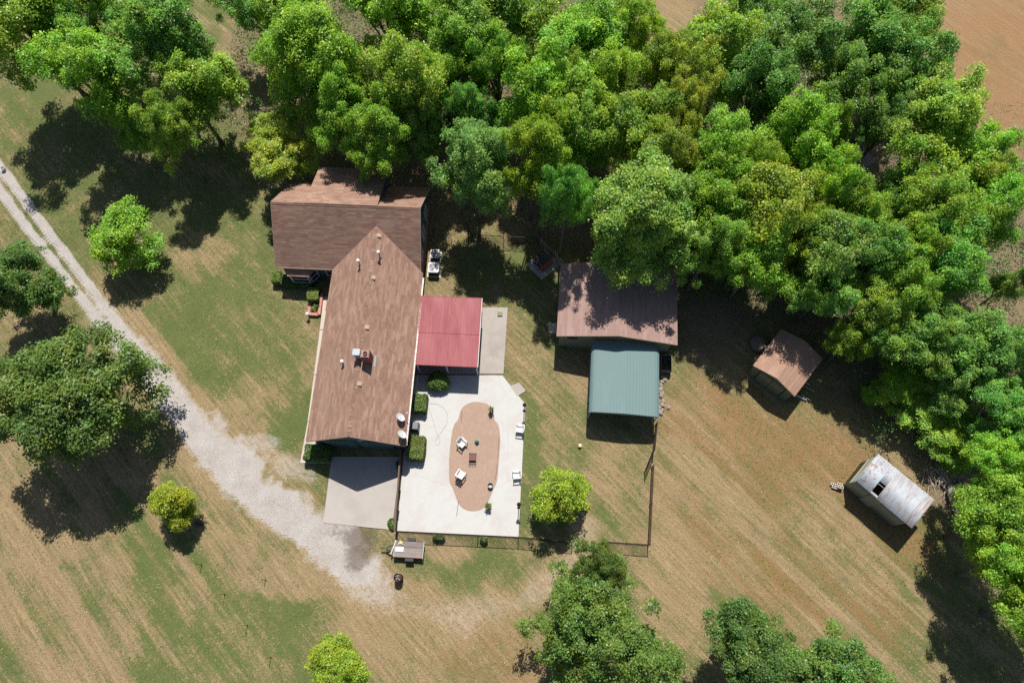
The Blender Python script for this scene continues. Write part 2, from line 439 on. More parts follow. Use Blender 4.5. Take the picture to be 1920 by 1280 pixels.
COL = {k: tuple(c * 2.45 for c in v) for k, v in {'lime': (.108,.175,.015), 'yel': (.125,.165,.013), 'mid': (.098,.172,.017), 'dark': (.064,.132,.024), 'deep': (.070,.146,.024),
       'olive': (.112,.176,.020), 'grey': (.085,.15,.034), 'pale': (.115,.175,.03), 'gold': (.128,.165,.02), 'pecan': (.046,.088,.018), 'oak': (.05,.09,.02)}.items()}
tree_no = [0]
def tree(cx, cy, r, hm, cls, col, label, cat='tree', name='tree', group=None, rr=None, ang=None, tall=None):
    k = tree_no[0]; tree_no[0] += 1; rg = random.Random(900 + k)
    vs_ = VAR[cls]; me, tm, Rv, hv = vs_[0 if (cls == 'l' and col == 'pecan') else (1 + k % 3 if cls == 'l' else k % len(vs_))]
    c = G(cx, cy, hm); R = G(cx + r, cy, hm).x - c.x
    t = thing(name, label, cat, (c.x, c.y, 0), rg.uniform(0, 6.28) if ang is None else ang, group)
    if col == 'oak': t.rotation_euler.z += math.pi / 2
    s = R / Rv * 1.02; sy = s * (rr or 1.0)
    s *= 1.08 if hm > 5 else 1.0; sy *= 1.08 if hm > 5 else 1.0
    t.scale = (s, sy, hm / hv if tall is None else tall)
    a = link('trunk', tm, None, t); b = link('crown', me, None, t)
    base = COL[col]; j = [rg.uniform(.88, 1.12) for _ in range(3)]
    b.color = (base[0]*j[0], base[1]*j[1], base[2]*j[2], 1)
    return t

# ------------------------------------------------------------------ ground
def vnoise(x, y, seed, octaves=4):
    rng = np.random.default_rng(seed); T = rng.random((256, 256)); out = np.zeros_like(x); amp, tot = 1.0, 0.0
    for o in range(octaves):
        xi = np.floor(x).astype(int); yi = np.floor(y).astype(int); fx = x - xi; fy = y - yi
        fx = fx*fx*(3-2*fx); fy = fy*fy*(3-2*fy)
        a = T[xi % 256, yi % 256]; b = T[(xi+1) % 256, yi % 256]; c = T[xi % 256, (yi+1) % 256]; d = T[(xi+1) % 256, (yi+1) % 256]
        out += amp * ((a*(1-fx)+b*fx)*(1-fy) + (c*(1-fx)+d*fx)*fy); tot += amp; amp *= .55; x = x*2.03+17.1; y = y*2.03+9.7
    return out / tot
def sstep(a, b, x):
    t = np.clip((x - a) / (b - a), 0, 1); return t*t*(3-2*t)
def seg_dist(px, py, pts):
    best = np.full(px.shape, 1e9)
    for (x0, y0), (x1, y1) in zip(pts[:-1], pts[1:]):
        dx, dy = x1-x0, y1-y0; t = np.clip(((px-x0)*dx + (py-y0)*dy) / (dx*dx+dy*dy), 0, 1)
        best = np.minimum(best, np.hypot(px - x0 - t*dx, py - y0 - t*dy))
    return best
def blob(px, py, cx, cy, rx, ry, ang=0.0, soft=.6):
    a = math.radians(ang); dx, dy = px-cx, py-cy
    u = (dx*math.cos(a) + dy*math.sin(a)) / rx; v = (-dx*math.sin(a) + dy*math.cos(a)) / ry
    return 1 - sstep(1 - soft, 1 + soft, np.hypot(u, v))

RUT_R = [(-120, 150), (0, 312), (60, 395), (125, 480), (185, 560), (245, 640), (310, 715), (365, 790)]
RUT_L = [(-120, 205), (0, 358), (55, 432), (115, 510), (175, 590), (235, 665), (300, 745), (360, 820)]
def gravel_mask(px, py, wx, wy):
    n = vnoise(wx * .9, wy * .9, 3, 5) - .5; n2 = vnoise(wx * .28 + 40, wy * .28, 4, 4) - .5
    g = np.maximum(1 - sstep(5, 13.5, seg_dist(px, py, RUT_R) + n*9), 1 - sstep(5, 13.5, seg_dist(px, py, RUT_L) + n*9))
    mid = 1 - sstep(14, 50, seg_dist(px, py, [(190, 590), (300, 720), (380, 820), (430, 890), (500, 950), (600, 1005)]) + n*34)
    g = np.maximum(g, mid * np.clip(.55 + n*1.6 + sstep(200, 330, px) * .45, 0, 1))
    for cx, cy, rx, ry, an, w in ((440, 870, 95, 62, 48, 1), (520, 945, 105, 50, 35, 1), (600, 1000, 90, 42, 15, 1), (650, 1060, 95, 48, 25, .72),
                                  (690, 1105, 80, 34, 20, .5), (740, 1125, 110, 40, 10, .34), (800, 1150, 140, 26, 5, .27), (545, 880, 60, 35, 10, .45), (480, 830, 50, 35, 0, .5), (1092, 1030, 22, 55, 20, .34)):
        g = np.maximum(g, w * (1 - sstep(.35, 1.3, np.hypot(((px-cx)*math.cos(math.radians(an)) + (py-cy)*math.sin(math.radians(an)))/rx,
                                                          (-(px-cx)*math.sin(math.radians(an)) + (py-cy)*math.cos(math.radians(an)))/ry) + n*1.0 + n2*.7)))
    g = np.maximum(g, .36*(1 - sstep(4, 66, seg_dist(px, py, [(640, 1060), (740, 1130), (870, 1158), (990, 1122), (1075, 1055), (1098, 990)]) + n2*70)))
    return np.clip(g, 0, 1)

def stain_mask(px, py): return np.clip(blob(px, py, 676, 1030, 26, 46, 20, .7) + .6*blob(px, py, 640, 1000, 40, 16, 10, .8), 0, 1)
def ground_masks(wx, wy):
    px, py = PX(wx, wy); px = np.clip(px, -4000, 6000); py = np.clip(py, -4000, 4000)
    # mowing streaks run from upper left to lower right
    sa = math.radians(-47); su = wx*math.cos(sa) + wy*math.sin(sa); sv = -wx*math.sin(sa) + wy*math.cos(sa)
    streak = vnoise(su*.07 + 5, sv*.95, 11, 4) - .5
    streak2 = vnoise(su*.16 + 50, sv*2.4, 12, 3) - .5
    mow = np.sin(sv*4.1 + 2.2*(vnoise(su*.05, sv*.12, 13, 2) - .5)) * (vnoise(su*.11 + 3, sv*.3, 14, 3))
    n1 = vnoise(wx*.16, wy*.16, 21, 5) - .5; n2 = vnoise(wx*.7, wy*.7, 22, 4) - .5
    green = np.full(px.shape, .50)
    def put(val, b): nonlocal green; green = green*(1-b) + val*b
    put(.30, blob(px, py, 90, 1120, 400, 330, 30, .3))                       # dry field at lower left
    put(.62, 1 - sstep(45, 95, seg_dist(px, py, [(255, 985), (330, 1080), (420, 1180), (520, 1300)])))
    put(.80, 1 - sstep(40, 100, seg_dist(px, py, [(420, 1060), (520, 1150), (600, 1230)])))
    put(.26, 1 - sstep(18, 45, seg_dist(px, py, [(340, 880), (400, 1000), (480, 1080), (560, 1100)])))
    put(.72, blob(px, py, 420, 600, 130, 200, -10, .5))
    put(.86, 1 - sstep(18, 45, seg_dist(px, py, [(300, 590), (400, 730), (520, 820), (600, 760)])))
    put(.80, blob(px, py, 130, 470, 70, 60, 0, .6))
    put(.30, blob(px, py, 380, 470, 60, 45, 0, .6)); put(.34, blob(px, py, 150, 350, 80, 40, 30, .6))
    put(.78, blob(px, py, 60, 160, 80, 90)); put(.74, blob(px, py, 450, 220, 60, 60))
    put(.28, blob(px, py, 450, 790, 60, 60, 30)); put(.25, 1 - sstep(10, 34, seg_dist(px, py, [(250, 600), (360, 740), (450, 830), (540, 880)])))
    put(.66, blob(px, py, 590, 910, 40, 50)); put(.4, blob(px, py, 540, 900, 40, 40))
    put(.66, blob(px, py, 880, 1060, 130, 50)); put(.62, blob(px, py, 790, 1090, 50, 30)); put(.22, blob(px, py, 850, 1035, 45, 22)); put(.34, blob(px, py, 800, 1190, 230, 55, -5)); put(.24, blob(px, py, 700, 1200, 60, 60))
    put(.52, blob(px, py, 1020, 650, 70, 150)); put(.68, blob(px, py, 1040, 640, 25, 60)); put(.45, blob(px, py, 1050, 790, 50, 90)); put(.72, blob(px, py, 995, 900, 20, 110))
    put(.22, blob(px, py, 1135, 880, 38, 75)); put(.58, blob(px, py, 1190, 930, 28, 90)); put(.34, blob(px, py, 830, 500, 40, 50)); put(.72, blob(px, py, 940, 500, 90, 60))
    put(.47, blob(px, py, 1520, 950, 330, 260, 30, .4)); put(.34, blob(px, py, 1300, 780, 70, 60)); put(.62, blob(px, py, 1640, 770, 90, 50, 30)); put(.58, blob(px, py, 1740, 1120, 110, 150, 20))
    put(.20, blob(px, py, 1260, 1050, 60, 120)); put(.58, blob(px, py, 1780, 1210, 120, 90)); put(.24, blob(px, py, 1860, 120, 150, 170)); put(.1, blob(px, py, 1240, 40, 70, 90)); put(.12, blob(px, py, 1900, 520, 60, 130))
    track = seg_dist(px, py, [(640, 1060), (740, 1130), (870, 1158), (990, 1122), (1075, 1055), (1098, 990)]); put(.12, 1 - sstep(12, 62, track + n1*60))
    put(.15, blob(px, py, 900, 290, 420, 170, 0, .4) * .8); put(.7, blob(px, py, 180, 300, 210, 110, 0, .5) * .8)
    field = np.clip(blob(px, py, 90, 1120, 420, 380, 30, .4) + blob(px, py, 1500, 1000, 360, 300, 0, .4), 0, 1)
    green = green + n1*.62 + n2*.46 + streak*(.3 + .8*field) + streak2*(.15 + .55*field) + mow*(.04 + .11*field) + (vnoise(su*.5 + 7, sv*1.3, 15, 4) - .5)*.5
    red = .12 + (vnoise(wx*.22+9, wy*.22, 31, 4)-.5)*.5 + blob(px, py, 1500, 960, 330, 230, 35, .4)*(.50 + streak*1.3 + streak2*1.1 + n1*.8) + blob(px, py, 1860, 120, 150, 200)*(.75 + streak2) + blob(px, py, 970, 1230, 170, 70)*(.3 + streak) + blob(px, py, 60, 1180, 200, 100)*.1 + blob(px, py, 830, 320, 260, 140)*.25
    litter = np.clip(blob(px, py, 1400, 250, 620, 330, 12, .25) + blob(px, py, 760, 150, 380, 190, 0, .25) + blob(px, py, 1750, 650, 210, 240) + blob(px, py, 1330, 640, 70, 70)*.8 + blob(px, py, 1790, 910, 50, 60)*.7 + blob(px, py, 675, 1030, 28, 45, 20)*.75 + blob(px, py, 930, 545, 18, 20)*.9, 0, 1)
    litter = np.clip(litter + n1*.5 + n2*.4 - .1, 0, 1) * (1 - blob(px, py, 1880, 100, 140, 190)) * (1 - blob(px, py, 1240, 30, 60, 70))
    return px, py, np.clip(green, 0, 1), np.clip(red, 0, 1), np.clip(litter, 0, 1)

def lines(a, b, step, far):
    core = np.arange(a, b + .01, step); g = 1.6; lo, hi, d = [], [], step
    x = a
    while x > -far: d *= g; x -= d; lo.append(x)
    d = step; x = b
    while x < far: d *= g; x += d; hi.append(x)
    return np.array(lo[::-1] + list(core) + hi)
gx = lines(-56, 56, .24, 900); gy = lines(-9, 62, .24, 900)
XX, YY = np.meshgrid(gx, gy); nx, ny = len(gx), len(gy)
wx, wy = XX.ravel(), YY.ravel()
px_, py_, m_green, m_red, m_lit = ground_masks(wx, wy)
m_gra = gravel_mask(px_, py_, wx, wy)
def ground_z(x, y): return np.minimum((vnoise(x*.08, y*.08, 41, 3) - .5) * .04 + (vnoise(x*.9, y*.9, 42, 3) - .5) * .03, 0.0) - .008
relief = ground_z(wx, wy)
me = bpy.data.meshes.new('ground')
co = np.stack([wx, wy, relief], 1).astype(np.float32)
idx = np.arange(nx*ny).reshape(ny, nx)
F = np.stack([idx[:-1, :-1], idx[:-1, 1:], idx[1:, 1:], idx[1:, :-1]], -1).reshape(-1, 4)
me.vertices.add(len(co)); me.vertices.foreach_set('co', co.ravel())
me.loops.add(F.size); me.loops.foreach_set('vertex_index', F.ravel().astype(np.int32))
me.polygons.add(len(F)); me.polygons.foreach_set('loop_start', np.arange(0, F.size, 4, dtype=np.int32))
for nm, arr in (('green', m_green), ('red', m_red), ('gravel', m_gra), ('litter', m_lit), ('stain', stain_mask(px_, py_))):
    a = me.attributes.new(nm, 'FLOAT', 'POINT'); a.data.foreach_set('value', arr.astype(np.float32))
me.update(calc_edges=True); me.validate()

def gravel_color(t, v):
    a = t.ramp(t.noise(v, .8, 5, .65), [(.32, 0.0), (.68, 1.0)]); b = t.ramp(t.noise(v, 11, 5, .8), [(.34, 0.0), (.66, 1.0)])
    c = t.mix(a, (.25,.215,.185), (.38,.355,.335))
    c = t.mix(.55, c, t.mix(b, (.16,.135,.118), (.52,.495,.475)))
    return c, b
def m_ground():
    t = NT('grass_ground'); v = t.coord()
    N = lambda sc, lo, hi, det=5, ro=.68, vec=None: t.ramp(t.noise(vec or v, sc, det, ro), [(lo, 0.0), (hi, 1.0)])
    n_f = N(2.6, .32, .68); n_g = N(9.0, .30, .70, 5, .78); n_h = N(26, .32, .68, 3, .8); n_m = N(.55, .34, .66)
    st = N(1.0, .3, .7, 6, .7, t.mapping(t.mapping(v, (1, 1, 1), (0, 0, math.radians(47))), (.28, 4.2, 1)))
    half = lambda x, k: t.math('MULTIPLY', t.math('SUBTRACT', x, .5), k)
    g = t.math('ADD', t.attr('green'), half(n_f, .36)); g = t.math('ADD', g, half(n_g, .62)); g = t.math('ADD', g, half(st, .36)); g = t.math('ADD', g, half(n_h, .5))
    gf = t.ramp(g, [(.30, 0.0), (.64, 1.0)])
    gcol = t.mix(n_m, (.066,.102,.026), (.115,.148,.042)); gcol = t.mix(t.math('MULTIPLY', n_g, .65), gcol, (.20,.205,.085)); gcol = t.mix(t.math('MULTIPLY', n_h, .5), gcol, (.045,.062,.020))
    dcol = t.mix(n_f, (.192,.130,.064), (.285,.196,.102)); dcol = t.mix(t.math('MULTIPLY', n_g, .72), dcol, (.50,.395,.235)); dcol = t.mix(t.math('MULTIPLY', n_h, .52), dcol, (.12,.078,.04))
    dcol = t.mix(t.math('MULTIPLY', t.ramp(st, [(.5, 0.0), (.85, 1.0)]), .45), dcol, (.135,.092,.045)); dcol = t.mix(t.math('MULTIPLY', t.ramp(st, [(.1, 1.0), (.4, 0.0)]), .35), dcol, (.47,.36,.205))
    c = t.mix(gf, dcol, gcol)
    rf = t.math('ADD', t.attr('red'), half(n_f, .35)); rf = t.math('ADD', rf, half(n_g, .25))
    c = t.mix(t.math('MULTIPLY', t.ramp(rf, [(.36, 0.0), (.85, 1.0)]), .68), c, t.mix(n_g, (.20,.098,.045), (.36,.20,.105)))
    lf = t.math('ADD', t.attr('litter'), half(n_f, .4))
    lcol = t.mix(n_g, (.10,.07,.045), (.34,.26,.18)); lcol = t.mix(t.math('MULTIPLY', n_h, .5), lcol, (.07,.05,.035))
    c = t.mix(t.math('MULTIPLY', t.ramp(lf, [(.35, 0.0), (.75, 1.0)]), .75), c, lcol)
    gc, gb = gravel_color(t, v)
    gr = t.math('ADD', t.attr('gravel'), half(n_f, .22)); gr = t.math('ADD', gr, half(n_g, .28)); gr = t.math('ADD', gr, half(n_h, .2))
    grf = t.ramp(gr, [(.28, 0.0), (.72, 1.0)])
    c = t.mix(grf, c, gc)
    c = t.mix(t.math('MULTIPLY', t.ramp(t.math('ADD', t.attr('stain'), half(n_f, .5)), [(.35, 0.0), (.8, 1.0)]), .7), c, (.10,.078,.062))
    h = t.math('ADD', t.math('MULTIPLY', n_g, .8), t.math('MULTIPLY', n_h, .5))
    h = t.math('MULTIPLY', h, t.math('SUBTRACT', 1.0, t.math('MULTIPLY', grf, .6)))
    return t.done(c, .95, .1, t.bump(h, .75, .06))
M['ground'] = m_ground()
tag(link('ground', me, M['ground']), kind='structure')

# gravel drive: a thin sheet laid over the ground where the stone is thick
step = .2
ax = np.arange(-56, -6, step); ay = np.arange(-3, 46, step)
AX, AY = np.meshgrid(ax, ay); fx_, fy_ = AX.ravel(), AY.ravel()
dpx, dpy, dg, dr, dl = ground_masks(fx_, fy_); dgr = gravel_mask(dpx, dpy, fx_, fy_)
keep = (dgr.reshape(AX.shape) > .42)[:-1, :-1]
idx = np.arange(AX.size).reshape(AX.shape)
F = np.stack([idx[:-1, :-1], idx[:-1, 1:], idx[1:, 1:], idx[1:, :-1]], -1)[keep]
used, inv = np.unique(F, return_inverse=True); F = inv.reshape(-1, 4)
dm = bpy.data.meshes.new('gravel_driveway')
co = np.stack([fx_[used], fy_[used], np.full(len(used), .004) + vnoise(fx_[used]*1.5, fy_[used]*1.5, 52, 3)*.02], 1)
dm.from_pydata(co.tolist(), [], F.tolist())
for nm, arr in (('green', dg), ('red', dr), ('gravel', dgr), ('litter', dl), ('stain', stain_mask(dpx, dpy))):
    a = dm.attributes.new(nm, 'FLOAT', 'POINT'); a.data.foreach_set('value', arr[used].astype(np.float32))
tag(link('gravel_driveway', dm, M['ground']), kind='structure')

# loose grass blades and straw standing in the turf
rng = np.random.default_rng(77)
NG = 240000
tx = rng.uniform(-50, 50, NG); ty = rng.uniform(-8, 45, NG)
a_, b_, tg, tr_, tl = ground_masks(tx, ty); tgm = gravel_mask(a_, b_, tx, ty)
inside = (a_ > -60) & (a_ < 1980) & (b_ > -60) & (b_ < 1340) & (tgm < .35) & (tl < .75)
sel = np.nonzero(inside)[0]; tx, ty, tg = tx[sel], ty[sel], tg[sel]; n = len(sel)
cen = np.stack([tx, ty, ground_z(tx, ty) + rng.uniform(.004, .02, n)], 1)
nrm = unit(rng.normal(size=(n, 3)) * .25 + np.array((0, 0, 1.0)))
Q = leaf_quads(cen, nrm, rng.uniform(.06, .2, n), rng, .3)
green_pick = (tg + rng.normal(0, .25, n)) > .5
t = NT('grass_blades'); a = t.attr('tint')
c = t.ramp(a, [(0, (.20,.145,.075)), (.45, (.36,.275,.155)), (.5, (.07,.112,.026)), (1, (.16,.185,.06))])
mgr = t.done(c, .8, .2)
tag(link('grass', quads_mesh('grass', Q, np.where(green_pick, rng.uniform(.51, 1, n), rng.uniform(0, .44, n)), [mgr])), 'short dry and green grass blades over the lawn and fields', 'grass', kind='stuff')

# ------------------------------------------------------------------ paving
def poly_px(pts, z=0.0): return [(G(x, y, z).x, G(x, y, z).y) for x, y in pts]
patio = MB().prism(poly_px([(770, 703), (942, 704), (985, 758), (972, 1006), (744, 996), (757, 850), (762, 838)]), -.1, .06).build('patio', M['concrete'], bevel=.01); tag(patio, kind='structure')
apron = MB().prism(poly_px([(622, 856), (752, 856), (735, 993), (606, 980)]), -.1, .055).build('garage_apron', M['drive_con'], bevel=.01); tag(apron, kind='structure')
carslab = MB().prism(poly_px([(786, 575), (952, 577), (944, 701), (775, 701)]), -.1, .065).build('carport_slab', M['slab_con'], bevel=.01); tag(carslab, kind='structure')
walk = [((617, 556), (607, 556), (600, 618), (611, 618)), ((611, 619), (600, 619), (589, 702), (601, 702)), ((601, 703), (589, 703), (577, 790), (590, 790)), ((590, 791), (577, 791), (563, 868), (620, 868), (622, 850))]
wk = None
for q in walk:
    o = MB().prism(poly_px(q), -.08, .06).build('path' if wk is None else 'slab', M['walk_con'], wk, bevel=.008)
    if wk is None: wk = tag(o, kind='structure')
pl = MB().prism(poly_px([(957, 724), (973, 717), (986, 733), (970, 743)]), -.05, .07).build('paving_slab', M['slab_con'], bevel=.01)
tag(pl, 'single square concrete slab lying tilted against the patio corner', 'paving slab')
pl = MB().prism(poly_px([(1029, 606), (1043, 606), (1043, 625), (1028, 625)]), -.05, .09).build('door_step', M['walk_con'], bevel=.01)
tag(pl, 'small concrete doorstep at the west side of the barn', 'step')

# sand bed, kidney shaped, trodden
KID = [(894.7,753),(912,756.5),(920,764),(925,776),(928,788),(934,795),(937,811),(938,828),(937,843),(935,870),(932,901),(924,919),(920,929),(911,948),(899,956),(884.5,958),(870,954),(860,943.6),(853,927),(849,915),(843,903),(842,881),(842.5,852),(847,814),(852,795),(858.6,786.5),(862,774.5),(867,764),(876,757),(884,754)]
kp = [G(x, y, .06) for x, y in KID]
kc = sum(kp, Vector()) / len(kp)
dense = []
for i in range(len(kp)):
    p0, p1, p2, p3 = kp[i-1], kp[i], kp[(i+1) % len(kp)], kp[(i+2) % len(kp)]
    for s in (0, .25, .5, .75):
        dense.append(.5 * ((2*p1) + (p2-p0)*s + (2*p0-5*p1+4*p2-p3)*s*s + (3*p1-p0-3*p2+p3)*s**3))
b = MB(); rings = 34; nk = len(dense)
for r in range(rings + 1):
    f = 1 - r / rings * .97
    for p in dense:
        q = kc + (p - kc) * f
        z = .066 + (0 if r == 0 else (.03 * sstep(0, .15, np.array(1 - f)) * (.3 + vnoise(np.array([q.x*2.6]), np.array([q.y*2.6]), 61, 4)[0]) + .012 * vnoise(np.array([q.x*9]), np.array([q.y*9]), 62, 2)[0]))
        b.v.append((q.x, q.y, float(z)))
for r in range(rings):
    for i in range(nk):
        j = (i+1) % nk; b.f.append((r*nk+i, r*nk+j, (r+1)*nk+j, (r+1)*nk+i))
b.f.append(tuple(rings*nk + i for i in range(nk)))
t = NT('sand'); v = t.coord(); n1 = t.noise(v, 1.2, 6, .65, .5); n2 = t.noise(v, 24, 4, .75); n3 = t.noise(t.mapping(v, (2.2, 1, 1), (0, 0, .5)), 3.5, 5, .6, 1.2)
c = t.mix(n1, (.245,.166,.126), (.32,.226,.178)); c = t.mix(t.ramp(n3, [(.5, 0.0), (.68, .5)]), c, (.43,.315,.245)); c = t.mix(.3, c, t.ramp(n2, [(.3, (.19,.115,.08)), (.7, (.44,.33,.26))]))
h = t.math('ADD', n3, t.math('MULTIPLY', n2, .3))
tag(b.build('sand_bed', t.done(c, .95, .1, t.bump(h, .6, .05)), smooth=True), kind='structure')

# ------------------------------------------------------------------ roofs
def clip_half(poly, v, keep_above):
    out = []
    for i in range(len(poly)):
        a, b = poly[i], poly[(i+1) % len(poly)]
        ia = (a[1] >= v) == keep_above or a[1] == v; ib = (b[1] >= v) == keep_above or b[1] == v
        if ia: out.append(a)
        if ia != ib and a[1] != b[1]:
            s = (v - a[1]) / (b[1] - a[1]); out.append((a[0] + (b[0]-a[0])*s, v))
    return out
def shingle_plane(mb, org, ud, vd, poly, course=.17, lift=.005, off=(0, 0)):
    """courses of shingles laid up the slope; poly in (u,v) metres on the plane"""
    org, ud, vd = Vector(org), Vector(ud).normalized(), Vector(vd).normalized(); nn = ud.cross(vd).normalized()
    v0 = min(p[1] for p in poly); v1 = max(p[1] for p in poly); k = 0; v = v0
    while v < v1 - 1e-4:
        w = min(v + course, v1); q = clip_half(clip_half(poly, v, True), w, False)
        if len(q) >= 3:
            P3 = [org + ud*a + vd*c + nn*(lift * (w - c) / course) for a, c in q]
            mb.face(P3, [(a + off[0], c - v0 + off[1]) for a, c in q])
            low = sorted([a for a, c in q if abs(c - v) < 1e-5])
            if len(low) >= 2:
                a0, a1 = low[0], low[-1]
                mb.face([org + ud*a0 + vd*v - nn*.004, org + ud*a1 + vd*v - nn*.004, org + ud*a1 + vd*v + nn*lift, org + ud*a0 + vd*v + nn*lift],
                        [(a0, v-v0-.02), (a1, v-v0-.02), (a1, v-v0), (a0, v-v0)])
        v = w
def plate(mb, pts, t=.09):
    """roof deck below the shingles"""
    pts = [Vector(p) for p in pts]; n = (pts[1]-pts[0]).cross(pts[2]-pts[0]).normalized()
    if n.z < 0: n = -n
    pts = [p - n*.006 for p in pts]
    mb.slab(pts if (pts[1]-pts[0]).cross(pts[2]-pts[0]).z > 0 else pts[::-1], n, t)

# ------------------------------------------------------------------ the house
HO = Vector((-11.70, 11.18, 0)); HA = math.radians(-2.6)
house = thing('house', 'long dark green house with brown shingle roofs joined in an L shape', 'house', HO, HA)
def HL(px, py, z):
    d = G(px, py, z) - HO; return Vector((d.x*math.cos(HA) + d.y*math.sin(HA), -d.x*math.sin(HA) + d.y*math.cos(HA), z))
EZ, RZ, HW = 2.6, 5.0, 3.75           # main eave, ridge, half width
WE, WR, W0, WM, W1 = 2.6, 6.0, 14.35, 18.45, 22.55   # wing eave z, ridge z, south eave, ridge, north eave
UW, UE = -8.45, 3.55
wsl = (WR - WE) / (WM - W0)
msl = (RZ - EZ) / HW
vy = lambda u: W0 + (RZ - abs(u)*msl - WE) / wsl        # valley
roof = MB()
L = math.hypot(HW, RZ - EZ); cl = L / HW
for sgn in (-1, 1):
    org = (sgn*HW, 0, EZ); vd = (-sgn*HW, 0, RZ-EZ)
    if sgn < 0: ud = (0, -1, 0); poly = [(0, 0), (0, L), (-vy(0), L), (-vy(HW), 0)]
    else: ud = (0, 1, 0); poly = [(0, 0), (vy(HW), 0), (vy(0), L), (0, L)]
    shingle_plane(roof, org, ud, vd, poly)
LW = math.hypot(WM-W0, WR-WE)
# wing south slope in three pieces around the valley
def wv(u): return (vy(u) - W0) * LW / (WM - W0)
shingle_plane(roof, (0, W0, WE), (1, 0, 0), (0, WM-W0, WR-WE), [(UW, 0), (-HW, 0), (0, wv(0)), (0, LW), (UW, LW)])
shingle_plane(roof, (0, W0, WE), (1, 0, 0), (0, WM-W0, WR-WE), [(0, wv(0)), (min(HW, UE), wv(min(HW, UE))), (UE, LW), (0, LW)], off=(.1, round(wv(0)/.17)*.17))
shingle_plane(roof, (0, W1, WE), (-1, 0, 0), (0, WM-W1, WR-WE), [(-UE, 0), (-UW, 0), (-UW, LW), (-UE, LW)])
o_roof = roof.build('roof', M['shingle'], house)
deck = MB()
for sgn in (-1, 1): plate(deck, [(sgn*HW, .02, EZ), (sgn*HW, vy(HW), EZ), (0, vy(0), RZ), (0, .02, RZ)])
plate(deck, [(UW+.02, W0+.02, WE), (-HW, W0+.02, WE), (0, vy(0), RZ), (0, WM, WR), (UW+.02, WM, WR)])
plate(deck, [(0, vy(0), RZ), (UE-.02, vy(UE), RZ-UE*msl), (UE-.02, WM, WR), (0, WM, WR)])
plate(deck, [(UW+.02, W1-.02, WE), (UE-.02, W1-.02, WE), (UE-.02, WM, WR), (UW+.02, WM, WR)])
deck.build('roof_deck', M['trim'], house)
cap = MB()
for i in range(60):
    y = .02 + i*.29
    if y < vy(0) - .2: cap.box((-.075, y+.13, RZ-.037), (.17, .28, .012), ry=-.569).box((.075, y+.13, RZ-.037), (.17, .28, .012), ry=.569)
cap.build('ridge_cap', M['shingle'], house)
cap = MB()
for i in range(41): cap.box((UW + .15 + i*.29, WM-.075, WR-.052), (.28, .2, .012), rx=.692).box((UW + .15 + i*.29, WM+.075, WR-.052), (.28, .2, .012), rx=-.692)
cap.build('ridge_cap', M['shingle'], house)
# rear shed dormer over the wing
DU0, DU1, DY, DZ = -5.75, .12, 23.15, 4.15
dorm = MB(); dl = math.hypot(DY-WM, WR+.05-DZ)
shingle_plane(dorm, (0, DY, DZ), (-1, 0, 0), (0, WM-DY, WR+.05-DZ), [(-DU1, 0), (-DU0, 0), (-DU0, dl), (-DU1, dl)], off=(.2, 0))
dorm.build('dormer_roof', M['shingle'], house)
dd = MB(); plate(dd, [(DU0+.02, DY-.02, DZ), (DU1-.02, DY-.02, DZ), (DU1-.02, WM, WR+.05), (DU0+.02, WM, WR+.05)]); dd.build('dormer_deck', M['trim'], house)
# walls
IW = HW - .35
gz = lambda u: RZ - abs(u)*msl - .16
b = MB(); b.slab([(-IW, .3, 0), (IW, .3, 0), (IW, .3, gz(IW)), (0, .3, gz(0)), (-IW, .3, gz(IW))], (0, -1, 0), .15); b.build('gable_wall', M['siding'], house)
MB().box((-IW+.08, (.46+14.6)/2, 1.2), (.15, 14.1, 2.4)).build('wall', M['siding'], house)
MB().box((IW-.08, (.46+14.6)/2, 1.2), (.15, 14.1, 2.4)).build('wall', M['siding'], house)
MB().box((IW+.03, (.35+14.4)/2, .42), (.1, 14.0, .84)).build('brick_wainscot', M['brick'], house)
MB().box((IW+.06, (.35+14.4)/2, .865), (.16, 14.0, .05)).build('brick_ledge', M['brick_pink'], house)
wx0, wx1, wy0, wy1 = UW+.35, UE-.28, W0+.4, W1-.4
MB().box(((wx0+(-IW))/2, wy0+.08, 1.22), (-IW-wx0, .15, 2.44)).build('wall', M['siding'], house)
MB().box(((wx0+wx1)/2, wy1-.08, 1.22), (wx1-wx0, .15, 2.44)).build('wall', M['siding'], house)
wz = lambda w: WE + (min(w, 2*WM-w) - W0)*wsl - .17
for ux, nx_ in ((wx0, -1), (wx1, 1)):
    b = MB(); b.slab([(ux, wy0, 0), (ux, wy0, wz(wy0)), (ux, WM, wz(WM)), (ux, wy1, wz(wy1)), (ux, wy1, 0)][::nx_], (nx_, 0, 0), .15); b.build('gable_wall', M['siding'], house)
MB().box((wx1+.05, (wy0+wy1)/2, .42), (.1, wy1-wy0, .84)).build('brick_wainscot', M['brick'], house)
MB().box((wx1+.08, (wy0+wy1)/2, .865), (.16, wy1-wy0+.04, .05)).build('brick_ledge', M['brick_pink'], house)
MB().box(((-5.2-IW)/2 + .3, wy0-.05, .4), (1.5, .1, .8)).build('brick_wainscot', M['brick'], house)
b = MB(); b.slab([(DU1-.06, WM+.1, WR-.05), (DU1-.06, DY-.25, DZ-.03), (DU1-.06, DY-.25, 2.55), (DU1-.06, W1-.3, 2.6)], (1, 0, 0), .12); b.build('dormer_cheek', M['siding'], house)
b = MB(); b.slab([(DU0+.06, WM+.1, WR-.05), (DU0+.06, W1-.3, 2.6), (DU0+.06, DY-.25, 2.55), (DU0+.06, DY-.25, DZ-.03)], (-1, 0, 0), .12); b.build('dormer_cheek', M['siding'], house)
MB().box(((DU0+DU1)/2, DY-.3, (DZ-.1)/2), (DU1-DU0-.12, .12, DZ-.1)).build('wall', M['siding'], house)
